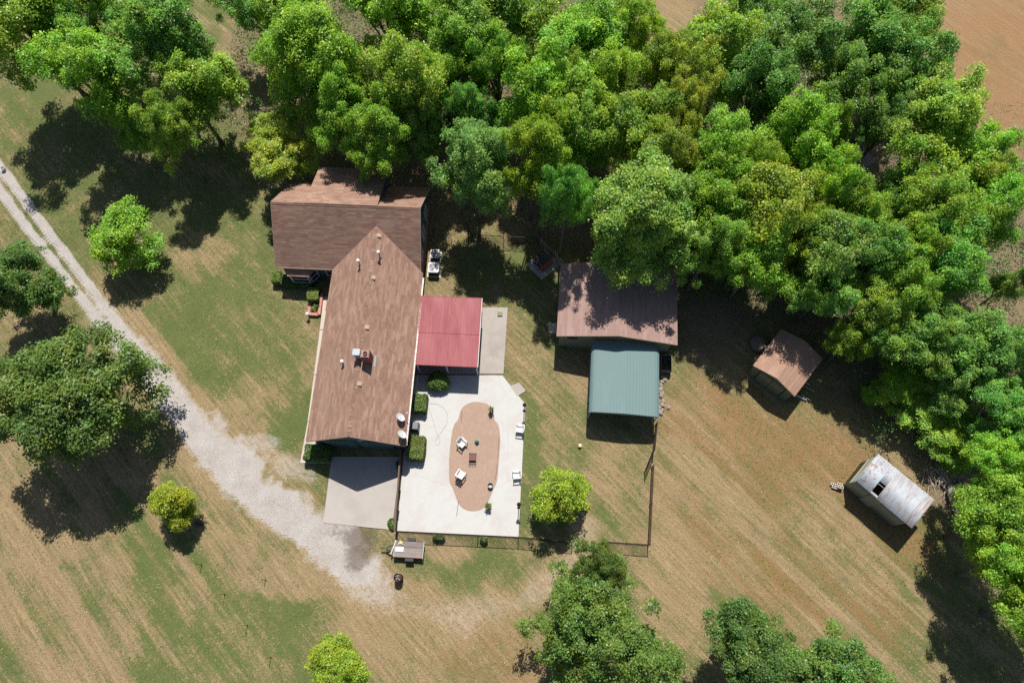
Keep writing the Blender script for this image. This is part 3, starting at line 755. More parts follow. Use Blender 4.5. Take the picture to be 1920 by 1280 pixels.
# fascias and gutters
for sgn in (-1, 1):
    b = MB(); b.beam((sgn*(HW-.01), -.025, EZ-.1), (0, -.025, RZ-.1), .03, .17); b.build('rake_board', M['trim'], house)
b = MB(); b.box((HW+.06, 7.0, EZ-.06), (.11, 13.9, .015)); b.box((HW+.11, 7.0, EZ-.02), (.015, 13.9, .09)); b.box((HW+.012, 7.0, EZ-.02), (.015, 13.9, .09))
gut = b.build('gutter', M['gutter'], house)
for i in range(24): MB().box((HW+.06, .3+i*.59, EZ+.032), (.13, .025, .012)).build('gutter_strap', M['white'], gut)
b = MB(); b.beam((HW+.06, .25, EZ-.07), (IW+.06, .33, 2.2), .07, .07); b.beam((IW+.06, .33, 2.2), (IW+.06, .33, .1), .07, .07); b.build('downspout', M['trim'], house)
MB().box(((UW-HW)/2, W0-.02, WE-.05), (-HW-UW-.05, .03, .12)).build('fascia', M['trim'], house)
MB().box(((UW+UE)/2, W1+.02, WE-.05), (UE-UW, .03, .12)).build('fascia', M['trim'], house)
for ux, s in ((UW-.015, -1), (UE+.015, 1)):
    b = MB(); b.beam((ux, W0, WE-.08), (ux, WM, WR-.08), .03, .16); b.beam((ux, WM, WR-.08), (ux, W1, WE-.08), .03, .16); b.build('rake_board', M['trim'], house)
MB().box(((DU0+DU1)/2, DY+.02, DZ-.05), (DU1-DU0, .03, .12)).build('fascia', M['trim'], house)

def window(parent, c, w, h, nrm, name='window'):
    """frame with two sashes; c centre, nrm outward horizontal direction"""
    n = Vector((nrm[0], nrm[1], 0)).normalized(); s = Vector((-n.y, n.x, 0)); c = Vector(c); rz = math.atan2(s.y, s.x)
    b = MB(); fw = .07
    for k in (-1, 1):
        b.box(c + s*k*(w/2) + n*.03, (fw, .06, h+fw), rz); b.box(c + Vector((0, 0, k*h/2)) + n*.032, (w-fw, .064, fw), rz)
    b.box(c + n*.034, (w-fw, .05, .05), rz)
    f = b.build(name, M['white'], parent)
    for k in (-1, 1): MB().box(c + Vector((0, 0, k*h/4)) + n*.015, (w-fw-.002, .012, h/2-.06), rz).build('pane', M['glass'], f)
    return f
window(house, (-4.15, wy0, 1.5), 1.0, 1.35, (0, -1))
for y in (16.6, 18.6, 20.6): window(house, (wx1, y, 1.75), .85, 1.3, (1, 0))
for y in (2.6, 6.4, 10.6): window(house, (-IW, y, 1.55), 1.1, 1.2, (-1, 0))
for y in (3.4, 8.2): window(house, (IW, y, 1.6), 1.1, 1.1, (1, 0))
window(house, (-2.6, DY-.24, 3.1), 1.1, 1.1, (0, 1))
# bay window on the wing front
bc = HL(563, 512, 1.3); bu = bc.x + .12; y0 = wy0
pts = [(bu-1.35, y0), (bu-.8, y0-.75), (bu+.8, y0-.75), (bu+1.35, y0)]
bay = MB().prism(pts, .45, 2.0).build('bay_window', M['siding'], house)
for i in range(3):
    p, q = Vector((*pts[i], 0)), Vector((*pts[i+1], 0)); d = q-p; n = (d.y, -d.x)
    window(bay, ((p.x+q.x)/2, (p.y+q.y)/2, 1.3), d.length-.18, 1.2, n, 'sash')
b = MB(); rp = [(bu-1.5, y0+.02), (bu-.9, y0-.9), (bu+.9, y0-.9), (bu+1.5, y0+.02)]; tp = [(bu-1.0, y0+.02), (bu-.55, y0-.22), (bu+.55, y0-.22), (bu+1.0, y0+.02)]
for i in range(3): b.face([(*rp[i], 2.0), (*rp[i+1], 2.0), (*tp[i+1], 2.36), (*tp[i], 2.36)], [(rp[i][0], 0), (rp[i+1][0], 0), (tp[i+1][0], .8), (tp[i][0], .8)])
b.face([(*q, 2.36) for q in tp]); b.face([(*q, 2.0) for q in rp[::-1]]); b.face([(*rp[0], 2.0), (*tp[0], 2.36), (*tp[3], 2.36), (*rp[3], 2.0)])
b.build('bay_roof', M['shingle'], bay)
# garage doors in the south gable
for u0 in (-1.45, 1.35):
    gd = MB().box((u0, .27, 1.08), (2.5, .06, 2.16)).build('garage_door', M['siding'], house)
    for k in range(4): MB().box((u0, .235, .28 + k*.53), (2.42, .03, .48)).build('door_panel', M['siding'], gd, bevel=.01)
MB().box((2.95, .2, 2.28), (1.4, .12, .14)).build('beam', M['brown_top'], house)
MB().box((.4, .24, 2.75), (.35, .12, .14)).build('flood_lamp', M['white'], house)
# chimney with metal flue housing
ch = HL(688, 668, 5.3)
cu, cw = ch.x - .05, ch.y
b = MB(); b.box((cu, cw, 4.95), (.66, .62, 1.7)); chim = b.build('chimney', M['brick'], house)
MB().box((cu, cw, 5.84), (.58, .54, .08)).build('chimney_crown', M['rock'], chim, bevel=.02)
MB().lathe([(.16, 0), (.16, .12), (.13, .12), (.13, .02)], 14, (cu+.05, cw, 5.88)).build('flue', M['rust'], chim)
b = MB(); b.box((cu-.66, cw+.12, 5.2), (.42, .4, 1.1)); fh = b.build('flue_housing', M['galv'], house)
MB().box((cu-.66, cw+.12, 5.8), (.56, .52, .1)).build('flue_cap', M['galv'], fh, bevel=.02)
b = MB(); b.box((cu+.47, cw, RZ - (cu+.47)*msl + .02), (.14, .9, .012), ry=math.atan(msl)); b.build('flashing', M['galv'], house)
for x, y in ((708, 441), (698.5, 520), (686, 613), (672, 719)):
    p = HL(x, y, 4.95); u = max(p.x, .28); z = RZ - abs(u)*msl
    vb = MB(); vb.box((u, p.y, z+.07), (.30, .30, .12), ry=math.atan(msl)*.6); v_ = vb.build('roof_vent', M['trim'], house, bevel=.015)
    MB().box((u, p.y, z+.015), (.42, .42, .02), ry=math.atan(msl)).build('flange', M['trim'], v_)
for x, y, h_ in ((711, 477, .85), (671, 488, .75), (639.5, 675, .5)):
    p = HL(x, y, 5.1 if x > 650 else 4.9); u = p.x; z = RZ - abs(u)*msl
    pp = MB().tube([(u, p.y, z-.1), (u, p.y, z+h_)], .06, 10).build('vent_pipe', M['galv'], house)
    MB().lathe([(.05, 0), (.14, .02), (.13, .07), (.03, .12)], 14, (u, p.y, z+h_)).build('rain_cap', M['white'], pp)
    MB().lathe([(.17, -.1), (.09, .12), (.06, .16)], 12, (u, p.y, z)).build('flashing', M['galv'], pp)
# porch of brick at the inner corner
pc0 = HL(600, 532, 0); pc1 = HL(624, 560, 0)
MB().box((-4.1, 13.1, .06), (1.0, 2.7, .12)).build('porch', M['brick'], house)

def satellite(px, py, label, rz, mast):
    p = G(px, py, 3.3); r = thing('satellite_dish', label, 'satellite dish', (p.x, p.y, 0), rz, 'satellite dishes at the eave')
    m = Matrix.Translation((0, 0, 3.3)) @ Matrix.Rotation(math.radians(52), 4, 'X')
    b = MB(); n = 24; rings = [(0, 0), (.15, .01), (.28, .035), (.38, .07), (.40, .078)]
    for q, z in rings:
        for k in range(n): t = 2*math.pi*k/n; b.v.append(tuple(m @ Vector((q*math.cos(t)*.9, q*math.sin(t), z))))
    for i in range(len(rings)-1):
        for k in range(n): b.f.append((i*n+k, i*n+(k+1)%n, (i+1)*n+(k+1)%n, (i+1)*n+k))
    o = b.build('reflector', M['dish'], r, True); s = o.modifiers.new('solid', 'SOLIDIFY'); s.thickness = .02
    base = Vector(mast) - Vector((p.x, p.y, 0)); base.rotate(Matrix.Rotation(-rz, 3, 'Z'))
    MB().tube([m @ Vector((0, 0, -.01)), (base.x*.4, base.y*.4, 3.0), (base.x, base.y, 2.75), (base.x, base.y, 2.3)], .025, 8).build('mast', M['galv'], r)
    a1 = m @ Vector((0, -.36, .06)); a2 = m @ Vector((0, -.22, .62))
    MB().tube([a1, a2], .015, 6).build('arm', M['dish'], r); MB().box(a2, (.08, .1, .08)).build('feed_horn', M['dish'], r, bevel=.01)
    return r
satellite(750, 783, 'upper white satellite dish on the house eave, beside the square hedge', math.radians(121), G(751, 787, 2.7))
satellite(753, 815, 'lower white satellite dish on the house eave, nearest the garage corner', math.radians(124), G(754, 819, 2.7))

# ------------------------------------------------------------------ carports
rc = [G(790, 553, 2.65), G(905, 557, 2.65), G(895, 688, 2.4), G(778.5, 682, 2.4)]
rot = math.radians(-2.6); o0 = (rc[2] + rc[3]) / 2
red = thing('carport', 'flat carport with a dull red metal roof beside the house', 'carport', (o0.x, o0.y, 0), rot)
W2, D2 = 2.46, 5.75
zf = lambda y: 2.4 + y * (.25/D2)
for k in range(6):
    x0 = -W2 + k*(2*W2/6); x1 = -W2 + (k+1)*(2*W2/6)
    b = MB(); b.slab([(x0, 0, zf(0)), (x1, 0, zf(0)), (x1, D2, zf(D2)), (x0, D2, zf(D2))], (0, 0, 1), .012)
    for j in range(3):
        xc = x0 + .02 + j * (x1-x0)/3
        b.beam((xc, .01, zf(0)+.015), (xc, D2-.01, zf(D2)+.015), .045, .04)
    b.build('roof_panel', M['red_sheet'], red)
MB().beam((0, D2*.46, zf(D2*.46)+.014), (2*W2/2, D2*.46, zf(D2*.46)+.014), .015, .03).beam((-W2, D2*.46, zf(D2*.46)+.014), (0, D2*.46, zf(D2*.46)+.014), .015, .03).build('lap_seam', M['red_sheet'], red)
for (a, c) in (((-W2, -.02), (W2, -.02)), ((-W2, D2+.02), (W2, D2+.02)), ((W2+.02, -.03), (W2+.02, D2+.03)), ((-W2-.02, -.03), (-W2-.02, D2+.03))):
    MB().beam((*a, zf(a[1])-.06), (*c, zf(c[1])-.06), .04, .16).build('edge_trim', M['white'] if a[0] > 0 else M['red_sheet'], red)
for x in (-W2+.1, -.05, W2-.1):
    for y in (.12, D2-.12): MB().box((x, y, (zf(y)-.1)/2), (.1, .1, zf(y)-.1)).build('post', M['white'], red)
for y in (.12, D2/2, D2-.12): MB().beam((-W2+.05, y, zf(y)-.1), (W2-.05, y, zf(y)-.1), .06, .13).build('beam', M['white'], red)

BO = Vector((8.24, 19.32, 0)); BA = math.radians(-4.6)
green = thing('carport', 'open carport with a pale green ribbed metal roof in front of the barn', 'carport', BO, BA)
prof = []; cx, hw = .80, 2.66
for x, z in ((-hw, 2.02), (-hw+.01, 2.22), (-hw+.08, 2.36), (-hw+.22, 2.45), (-hw+.45, 2.5), (0, 2.68), (hw-.45, 2.5), (hw-.22, 2.45), (hw-.08, 2.36), (hw-.01, 2.22), (hw, 2.02)): prof.append((cx+x, z))
y0, y1 = -5.82, .02
segs = []; 
for (xa, za), (xb, zb) in zip(prof[:-1], prof[1:]):
    n = max(1, int(math.hypot(xb-xa, zb-za) / .24)); 
    for k in range(n): segs.append((xa+(xb-xa)*k/n, za+(zb-za)*k/n))
segs.append(prof[-1]); groups = [segs[i:i+5] for i in range(0, len(segs)-1, 4)]
for g in groups:
    b = MB()
    for (xa, za), (xb, zb) in zip(g[:-1], g[1:]):
        nn = Vector((-(zb-za), 0, xb-xa)).normalized(); b.slab([(xa, y0, za), (xb, y0, zb), (xb, y1, zb), (xa, y1, za)], nn, .01)
        m_ = Vector(((xa+xb)/2, 0, (za+zb)/2)) + nn*.01
        b.beam((m_.x, y0+.01, m_.z), (m_.x, y1-.01, m_.z), .045, .03, nn)
    b.build('roof_panel', M['green_sheet'], green)
for y in np.linspace(y0+.1, y1-.15, 5):
    for s in (-1, 1): MB().box((cx+s*(hw-.1), y, 1.13), (.06, .06, 2.26)).build('post', M['galv'], green)
    b = MB(); b.beam((cx-hw+.12, y, 2.26), (cx, y, 2.56), .05, .06); b.beam((cx, y, 2.56), (cx+hw-.12, y, 2.26), .05, .06); b.build('rafter', M['galv'], green)
for s in (-1, 1): MB().beam((cx+s*(hw-.1), y0+.05, .05), (cx+s*(hw-.1), y1-.1, .05), .07, .06).build('base_rail', M['galv'], green)
MB().slab([(cx-hw+.03, y0+.06, 2.02), (cx+hw-.03, y0+.06, 2.02), (cx+hw-.25, y0+.06, 2.40), (cx, y0+.06, 2.63), (cx-hw+.25, y0+.06, 2.40)], (0, -1, 0), .015).build('gable_panel', M['green_sheet'], green)
for k in range(5): MB().beam((cx-hw+.1, y0+.3+k*1.1, .1), (cx-hw+.1, y0+1.3+k*1.1, 1.9), .03, .03).build('brace', M['galv'], green)

# ------------------------------------------------------------------ barn behind the green carport
barn = thing('barn', 'wide barn with a faded brown shingle roof under overhanging trees', 'barn', BO, BA)
BW, BD, BE, BR = 4.75, 6.4, 2.95, 3.95
bl = math.hypot(BW, BR-BE); b = MB()
shingle_plane(b, (-BW, 0, BE), (0, -1, 0), (BW, 0, BR-BE), [(0, 0), (0, bl), (-BD, bl), (-BD, 0)], .2, .012)
shingle_plane(b, (BW, 0, BE), (0, 1, 0), (-BW, 0, BR-BE), [(0, 0), (BD, 0), (BD, bl), (0, bl)], .2, .012)
b.build('roof', M['shingle_barn'], barn)
b = MB(); plate(b, [(-BW, .02, BE), (-BW, BD-.02, BE), (0, BD-.02, BR), (0, .02, BR)], .12); plate(b, [(BW, .02, BE), (BW, BD-.02, BE), (0, BD-.02, BR), (0, .02, BR)], .12); b.build('roof_deck', M['trim'], barn)
bz = lambda u: BR - abs(u)*(BR-BE)/BW - .17; q = BW-.3
for y, nrm in ((.3, -1), (BD-.3, 1)):
    pp = [(-q, y, 0), (q, y, 0), (q, y, bz(q)), (0, y, bz(0)), (-q, y, bz(q))]
    MB().slab(pp if nrm < 0 else pp[::-1], (0, nrm, 0), .15).build('gable_wall', M['siding_barn'], barn)
for s in (-1, 1): MB().box((s*(q-.08), BD/2, bz(q)/2), (.15, BD-.92, bz(q))).build('wall', M['siding_barn'], barn)
f = MB().box((-3.45, .27, 2.15), (1.0, .06, .5)).build('vent', M['trim'], barn)
for k in range(5): MB().box((-3.45, .235, 1.97+k*.09), (.86, .03, .055), rx=.5).build('slat', M['dark'], f)
for s in (-1, 1): MB().beam((s*BW, -.02, BE-.08), (0, -.02, BR-.08), .03, .15).build('rake_board', M['trim'], barn)
MB().box((-q-.02, 3.0, 1.0), (.06, .95, 2.0)).build('door', M['siding_shed'], barn)

# ------------------------------------------------------------------ small gable shed
SA = math.radians(49 - 90)
so = Vector((20.42, 16.24, 0))
shed = thing('garden_shed', 'small garden shed with a pale brown shingle gable roof at the wood edge', 'shed', so, SA)
SW_, SD, SE_, SR = 1.93, 4.05, 2.2, 2.85; sl = math.hypot(SW_, SR-SE_); b = MB()
shingle_plane(b, (-SW_, 0, SE_), (0, -1, 0), (SW_, 0, SR-SE_), [(0, 0), (0, sl), (-SD, sl), (-SD, 0)], .3, .012)
shingle_plane(b, (SW_, 0, SE_), (0, 1, 0), (-SW_, 0, SR-SE_), [(0, 0), (SD, 0), (SD, sl), (0, sl)], .3, .012)
b.build('roof', M['shingle_shed'], shed)
b = MB(); plate(b, [(-SW_, .02, SE_), (-SW_, SD-.02, SE_), (0, SD-.02, SR), (0, .02, SR)], .08); plate(b, [(SW_, .02, SE_), (SW_, SD-.02, SE_), (0, SD-.02, SR), (0, .02, SR)], .08); b.build('roof_deck', M['trim'], shed)
q = SW_-.16; z_ = lambda u: SR - abs(u)*(SR-SE_)/SW_ - .12
for y, nrm in ((.2, -1), (SD-.2, 1)):
    pp = [(-q, y, 0), (q, y, 0), (q, y, z_(q)), (0, y, z_(0)), (-q, y, z_(q))]
    MB().slab(pp if nrm < 0 else pp[::-1], (0, nrm, 0), .1).build('gable_wall', M['siding_shed'], shed)
for s in (-1, 1): MB().box((s*(q-.06), SD/2, z_(q)/2), (.1, SD-.62, z_(q))).build('wall', M['siding_shed'], shed)
for s in (-1, 1):
    d = MB().box((s*.56, .16, .98), (1.08, .05, 1.84)).build('door', M['siding_shed'], shed)
    MB().box((s*.56, .125, 1.3), (.95, .02, .06)).build('batten', M['lumber'], d); MB().box((s*.56, .125, .4), (.95, .02, .06)).build('batten', M['siding_shed'], d)
for s in (-1, 1):
    MB().box((s*1.15, .17, 1.05), (.06, .05, 2.0)).build('door_post', M['dark'], shed)
    MB().beam((s*SW_, -.015, SE_-.06), (0, -.015, SR-.06), .025, .1).build('rake_board', M['trim'], shed)
for k, (x, y, w_, ln, an) in enumerate(((1508, 716, .14, 1.0, -30), (1514, 727, .08, 1.2, -32), (1500, 744, .16, 1.1, -25), (1511, 745, .07, .9, -38))):
    p = G(x, y, .12); o = MB().box((0, 0, 0), (ln, w_, .06)).build('lumber_board', M['lumber'], bevel=.004); o.location = p; o.rotation_euler = (0, 0, math.radians(an))
    tag(o, ('short wide pale board beside the garden shed, uppermost of four', 'thin pale board beside the garden shed, second from the top', 'thick pale timber end at the south corner of the garden shed', 'thin pale strip of wood beyond the garden shed south corner')[k], 'board')

p = G(1421, 646)
disc = thing('stock_tank', 'low round grey brown tub filled with earth beside the garden shed', 'tub', p)
MB().lathe([(.80, 0), (.82, .28), (.76, .28), (.74, .2)], 18).build('rim', M['soil'], disc)
b = MB().lathe([(.74, .14), (.72, .225), (.4, .26), (.05, .28)], 18); b.build('earth', m_plain('grey_earth', (.21,.165,.145), .95, .3, 6, .1, bump=.5), disc, True)

# ------------------------------------------------------------------ corrugated metal shed
MAx = math.radians(-44.3); mo = Vector((25.34, 8.48, 0)); ms = thing('metal_shed', 'metal shed with a rust streaked silver roof and one missing sheet', 'shed', mo, MAx)
ML, MW = 4.78, 2.64; z0s, z1s = 2.4, 2.62
def m_rusty():
    t = NT('rusty_roof_sheet'); v = t.coord(); oi = t.n('ObjectInfo').outputs['Random']
    st = t.noise(t.mapping(v, (9, .7, 1)), 1.2, 6, .7, .2); bl_ = t.noise(v, 1.1, 5, .6)
    f = t.math('ADD', t.math('MULTIPLY', st, .8), t.math('MULTIPLY', bl_, .35)); f = t.math('ADD', f, t.math('MULTIPLY', t.math('SUBTRACT', oi, .5), .13))
    k = t.ramp(f, [(.535, 0.0), (.72, 1.0)])
    sx_ = t.n('SeparateXYZ'); t.l(v, sx_.inputs[0])
    bl2 = t.math('SUBTRACT', t.noise(v, 4.2, 3, .5), t.math('MULTIPLY', sx_.outputs[0], .06)); k2 = t.ramp(bl2, [(.53, 0.0), (.56, 1.0)])
    k = t.math('MAXIMUM', k, t.math('MULTIPLY', k2, .9))
    c = t.mix(t.noise(v, 3, 4), (.295,.325,.365), (.39,.425,.465)); c = t.mix(t.math('MULTIPLY', k, .8), c, (.23,.125,.095))
    return t.done(c, .55, .4)
M['rusty'] = m_rusty()
def corr(b, x0, x1, ya, yb, dz=0.0, pitch=.11, amp=.014):
    n = max(2, int((x1-x0)/pitch*4)); zz_ = lambda y: z0s + (z1s-z0s)*y/MW + dz
    base = len(b.v)
    for i in range(n+1):
        x = x0 + (x1-x0)*i/n; w = amp*math.sin(2*math.pi*x/pitch)
        b.v.append((x, ya, zz_(ya)+w)); b.v.append((x, yb, zz_(yb)+w))
    for i in range(n): b.f.append((base+2*i, base+2*i+2, base+2*i+3, base+2*i+1))
wsh = ML/8
for i in range(8):
    spans = [(-.05, .14), (1.12, MW+.05)] if i == 2 else [(-.05 if i < 3 else -.1, MW+.05)]
    for ya, yb in spans:
        b = MB(); corr(b, i*wsh, (i+1)*wsh+.05, ya, yb, .004*(i % 2) + .02)
        o = b.build('roof_sheet', M['rusty'], ms, True); sm = o.modifiers.new('solid', 'SOLIDIFY'); sm.thickness = .004
for y in (.1, MW*.35, MW*.66, MW-.1): MB().beam((.02, y, z0s+(z1s-z0s)*y/MW-.05), (ML-.02, y, z0s+(z1s-z0s)*y/MW-.05), .05, .06).build('purlin', M['deck'], ms)
def corr_wall(name, p0, p1, h0, h1):
    p0, p1 = Vector(p0), Vector(p1); d = (p1-p0).normalized(); nn = Vector((d.y, -d.x, 0)); n = int((p1-p0).length/.05); b = MB()
    for i in range(n+1):
        s = i/n; q = p0.lerp(p1, s) + nn*(.012*math.sin(i*math.pi*.5)); b.v.append((q.x, q.y, 0)); b.v.append((q.x, q.y, h0+(h1-h0)*s))
    for i in range(n): b.f.append((2*i, 2*i+2, 2*i+3, 2*i+1))
    o = b.build(name, M['grey_sheet'], ms, True); sm = o.modifiers.new('solid', 'SOLIDIFY'); sm.thickness = .005
e_ = .08
corr_wall('wall', (e_, e_, 0), (ML-.35, e_, 0), z0s-.1, z0s-.1); corr_wall('wall', (ML-.35, e_, 0), (ML-.35, MW-e_, 0), z0s-.1, z1s-.1)
corr_wall('wall', (ML-.35, MW-e_, 0), (e_, MW-e_, 0), z1s-.1, z1s-.1); corr_wall('wall', (e_, MW-e_, 0), (e_, e_, 0), z1s-.1, z0s-.1)
MB().beam((e_-.02, .1, 1.25), (e_-.02, MW-.1, 1.25), .03, .06).build('girt', M['lumber'], ms)
MB().box((1.9, .04, 1.2), (.9, .05, 2.1)).build('door', M['grey_sheet'], ms); MB().box((1.75, -.02, 1.35), (.35, .05, .05), rz=.5).build('door_handle', M['white'], ms)
blk = MB()
ol, ow, oh, wl = .4, .2, .2, .035
for y in (-ow/2+wl/2, ow/2-wl/2): blk.box((0, y, oh/2), (ol, wl, oh))
for x in (-ol/2+wl/2, 0, ol/2-wl/2): blk.box((x, 0, oh/2), (wl, ow-2*wl, oh))
bm = blk.mesh('cinder_block'); bm.materials.append(M['block'])
bp = G(1567, 911); ci = 0
for k, (dx, dy, dz, lb) in enumerate(((-.24, .10, 0, 'pale cinder block in the pile by the metal shed, upper outer end'), (-.16, -.10, 0, 'pale cinder block in the pile by the metal shed, lower outer end'), (.20, -.12, 0, 'bottom cinder block of the pair against the metal shed corner'), (.20, -.12, .202, 'top cinder block showing its open cells by the metal shed'), (.26, .1, 0, 'cinder block in the pile touching the metal shed wall'))):
    o = link('cinder_block', bm); o.location = (bp.x+dx, bp.y+dy, dz); o.rotation_euler = (0, 0, math.radians(-22) + k*.03); tag(o, lb, 'cinder block', 'cinder blocks beside the metal shed')

# roof glimpsed between the trees
wp = G(1606, 298, 2.3); ws_ = thing('woodland_shed', 'purple brown sheet metal roof glimpsed between the trees', 'shed', (wp.x, wp.y, 0), math.radians(35))
b = MB(); b.slab([(-1.3, -1.1, 2.2), (1.3, -1.1, 2.2), (1.3, 1.1, 2.5), (-1.3, 1.1, 2.5)], (0, 0, 1), .02)
for i in range(9): b.beam((-1.2+i*.3, -1.09, 2.21), (-1.2+i*.3, 1.09, 2.51), .04, .03)
b.build('roof', m_metal_sheet('mauve_sheet', (.36,.26,.27), (.2,.13,.1), .4), ws_)
MB().box((0, 0, 1.08), (2.3, 1.9, 2.16)).build('wall', M['deck'], ws_)

# ------------------------------------------------------------------ fences
def chain_fence(label, pts, h=1.2, mat='chain', spacing=2.9, gate=False, wire=.0042, pitch=.085, name='chain_link_fence', cat='fence', z=0.0):
    r = thing(name, label, cat, (pts[0].x, pts[0].y, z)); o = Vector((pts[0].x, pts[0].y, 0))
    mesh = MB()
    for a, c in zip(pts[:-1], pts[1:]):
        a = Vector((a.x, a.y, 0)) - o; c = Vector((c.x, c.y, 0)) - o; d = c - a; Ln = d.length; u = d.normalized(); s = u.cross(Vector((0, 0, 1)))
        n = max(1, round(Ln/spacing))
        for i in range(n + (1 if c == Vector((pts[-1].x, pts[-1].y, 0)) - o else 0)):
            q = a + u*(Ln*i/n); MB().tube([(q.x, q.y, 0), (q.x, q.y, h+.05)], .03, 8).build('post', M[mat], r)
        MB().tube([a + Vector((0, 0, h)), c + Vector((0, 0, h))], .024, 8).build('top_rail', M[mat], r)
        MB().tube([a + Vector((0, 0, .06)), c + Vector((0, 0, .06))], .01, 5).build('bottom_wire', M[mat], r)
        k = 0.0; H_ = h - .06
        while k < Ln + H_:
            for sg in (1, -1):
                # diagonal from (k,0) to (k-H,H), clipped to the bay; mirrored for sg=-1
                x0, z0_, x1, z1_ = k, 0.0, k - H_, H_
                if x0 > Ln: z0_ = x0 - Ln; x0 = Ln
                if x1 < 0: z1_ = H_ + x1; x1 = 0.0
                if z1_ - z0_ > .02:
                    if sg < 0: x0, x1 = Ln - x0, Ln - x1
                    p = a + u*x0 + Vector((0, 0, .06+z0_)); q = a + u*x1 + Vector((0, 0, .06+z1_))
                    mesh.beam(p + s*.004*sg, q + s*.004*sg, wire, wire)
            k += pitch
    mesh.build('wire_mesh', M[mat], r)
    return r
chain_fence('black chain link fence along the south edge of the patio', [G(746, 998), G(972, 1009), G(1072, 1018)])
chain_fence('short black chain link run by the dark tree, ending at the fence corner', [G(1135, 1018), G(1214, 1023)])
chain_fence('long brown chain link fence closing the yard on the field side', [G(1214, 1021), G(1221, 876)], mat='chain_brown', wire=.006, pitch=.075)
chain_fence('short chain link fence between the open gate and the green carport', [G(1223, 848), G(1228, 797)], mat='chain_brown', wire=.008, pitch=.07)
chain_fence('open chain link gate swung into the yard', [G(1222, 849), G(1208, 884)], spacing=1.6, name='gate', cat='gate', wire=.006)
chain_fence('black chain link fence in the tree shade behind the back yard', [G(878, 420), G(879, 452), G(1010, 459)])
# brown slatted fence between garage apron and patio
fp = [G(755, 846), G(744, 997)]; d = fp[1]-fp[0]; fo = fp[0]
sf = thing('slat_fence', 'low dark brown slatted fence between the garage apron and the patio', 'fence', fo, math.atan2(d.y, d.x)); Ln = d.length
nsl = 44; sb_ = MB().box((0, 0, .55), (Ln/nsl-.018, .025, 1.0)); sme = sb_.mesh('slat'); sme.materials.append(m_wood('brown_slat', (.07,.04,.03), (.15,.09,.07), 'Z'))
for i in range(nsl): o = link('slat', sme, None, sf); o.location = ((i+.5)*Ln/nsl, 0, 0)
for i in range(5): MB().box((i*Ln/4, .05, .55), (.08, .08, 1.14)).build('post', M['chain'], sf)
MB().box((Ln/2, 0, 1.08), (Ln, .11, .04)).build('cap_rail', M['chain_brown'], sf)
# picket fence by the barbecue
p0, p1 = G(1013, 459), G(1054, 500); d = p1-p0; Ln = d.length
pf = thing('picket_fence', 'short weathered wooden picket fence behind the brick barbecue', 'fence', p0, math.atan2(d.y, d.x))
pk = MB().prism([(-.045, 0), (.045, 0), (.045, 1.05), (0, 1.15), (-.045, 1.05)], -.01, .01)
pk.v = [(x, z, y) for x, y, z in pk.v]; pme = pk.mesh('picket'); pme.materials.append(M['picket'])
npk = int(Ln/.165)
for i in range(npk+1): o = link('picket', pme, None, pf); o.location = (i*Ln/npk, rnd.uniform(-.005, .005), .05 + rnd.uniform(-.02, .02)); o.rotation_euler = (0, rnd.uniform(-.03, .03), 0)
for z in (.35, .85): MB().box((Ln/2, .035, z), (Ln, .04, .08)).build('rail', M['picket'], pf)
# steel posts in the grass
TP = [((378.5, 1058), 'first thin steel post from the yellow-green tree, along the mown strip'), ((422, 1113), 'second thin steel post from the yellow-green tree, along the mown strip'), ((464.5, 1171), 'third thin steel post from the yellow-green tree, along the mown strip'), ((508, 1231), 'fourth thin steel post, nearest the lime tree at the bottom edge'), ((498, 1086), 'short thin steel post standing alone nearer the gravel')]
for (q, lb) in TP:
    p = G(*q); h = 1.15 if 'short' not in lb else .8
    t = thing('steel_post', lb, 'post', p, 0, 'steel posts in the lower lawn')
    MB().box((0, 0, h/2), (.035, .006, h)).box((0, -.014, h/2), (.006, .028, h)).build('shaft', M['rust'], t); MB().box((0, .012, .12), (.1, .005, .14)).build('anchor_plate', M['rust'], t)

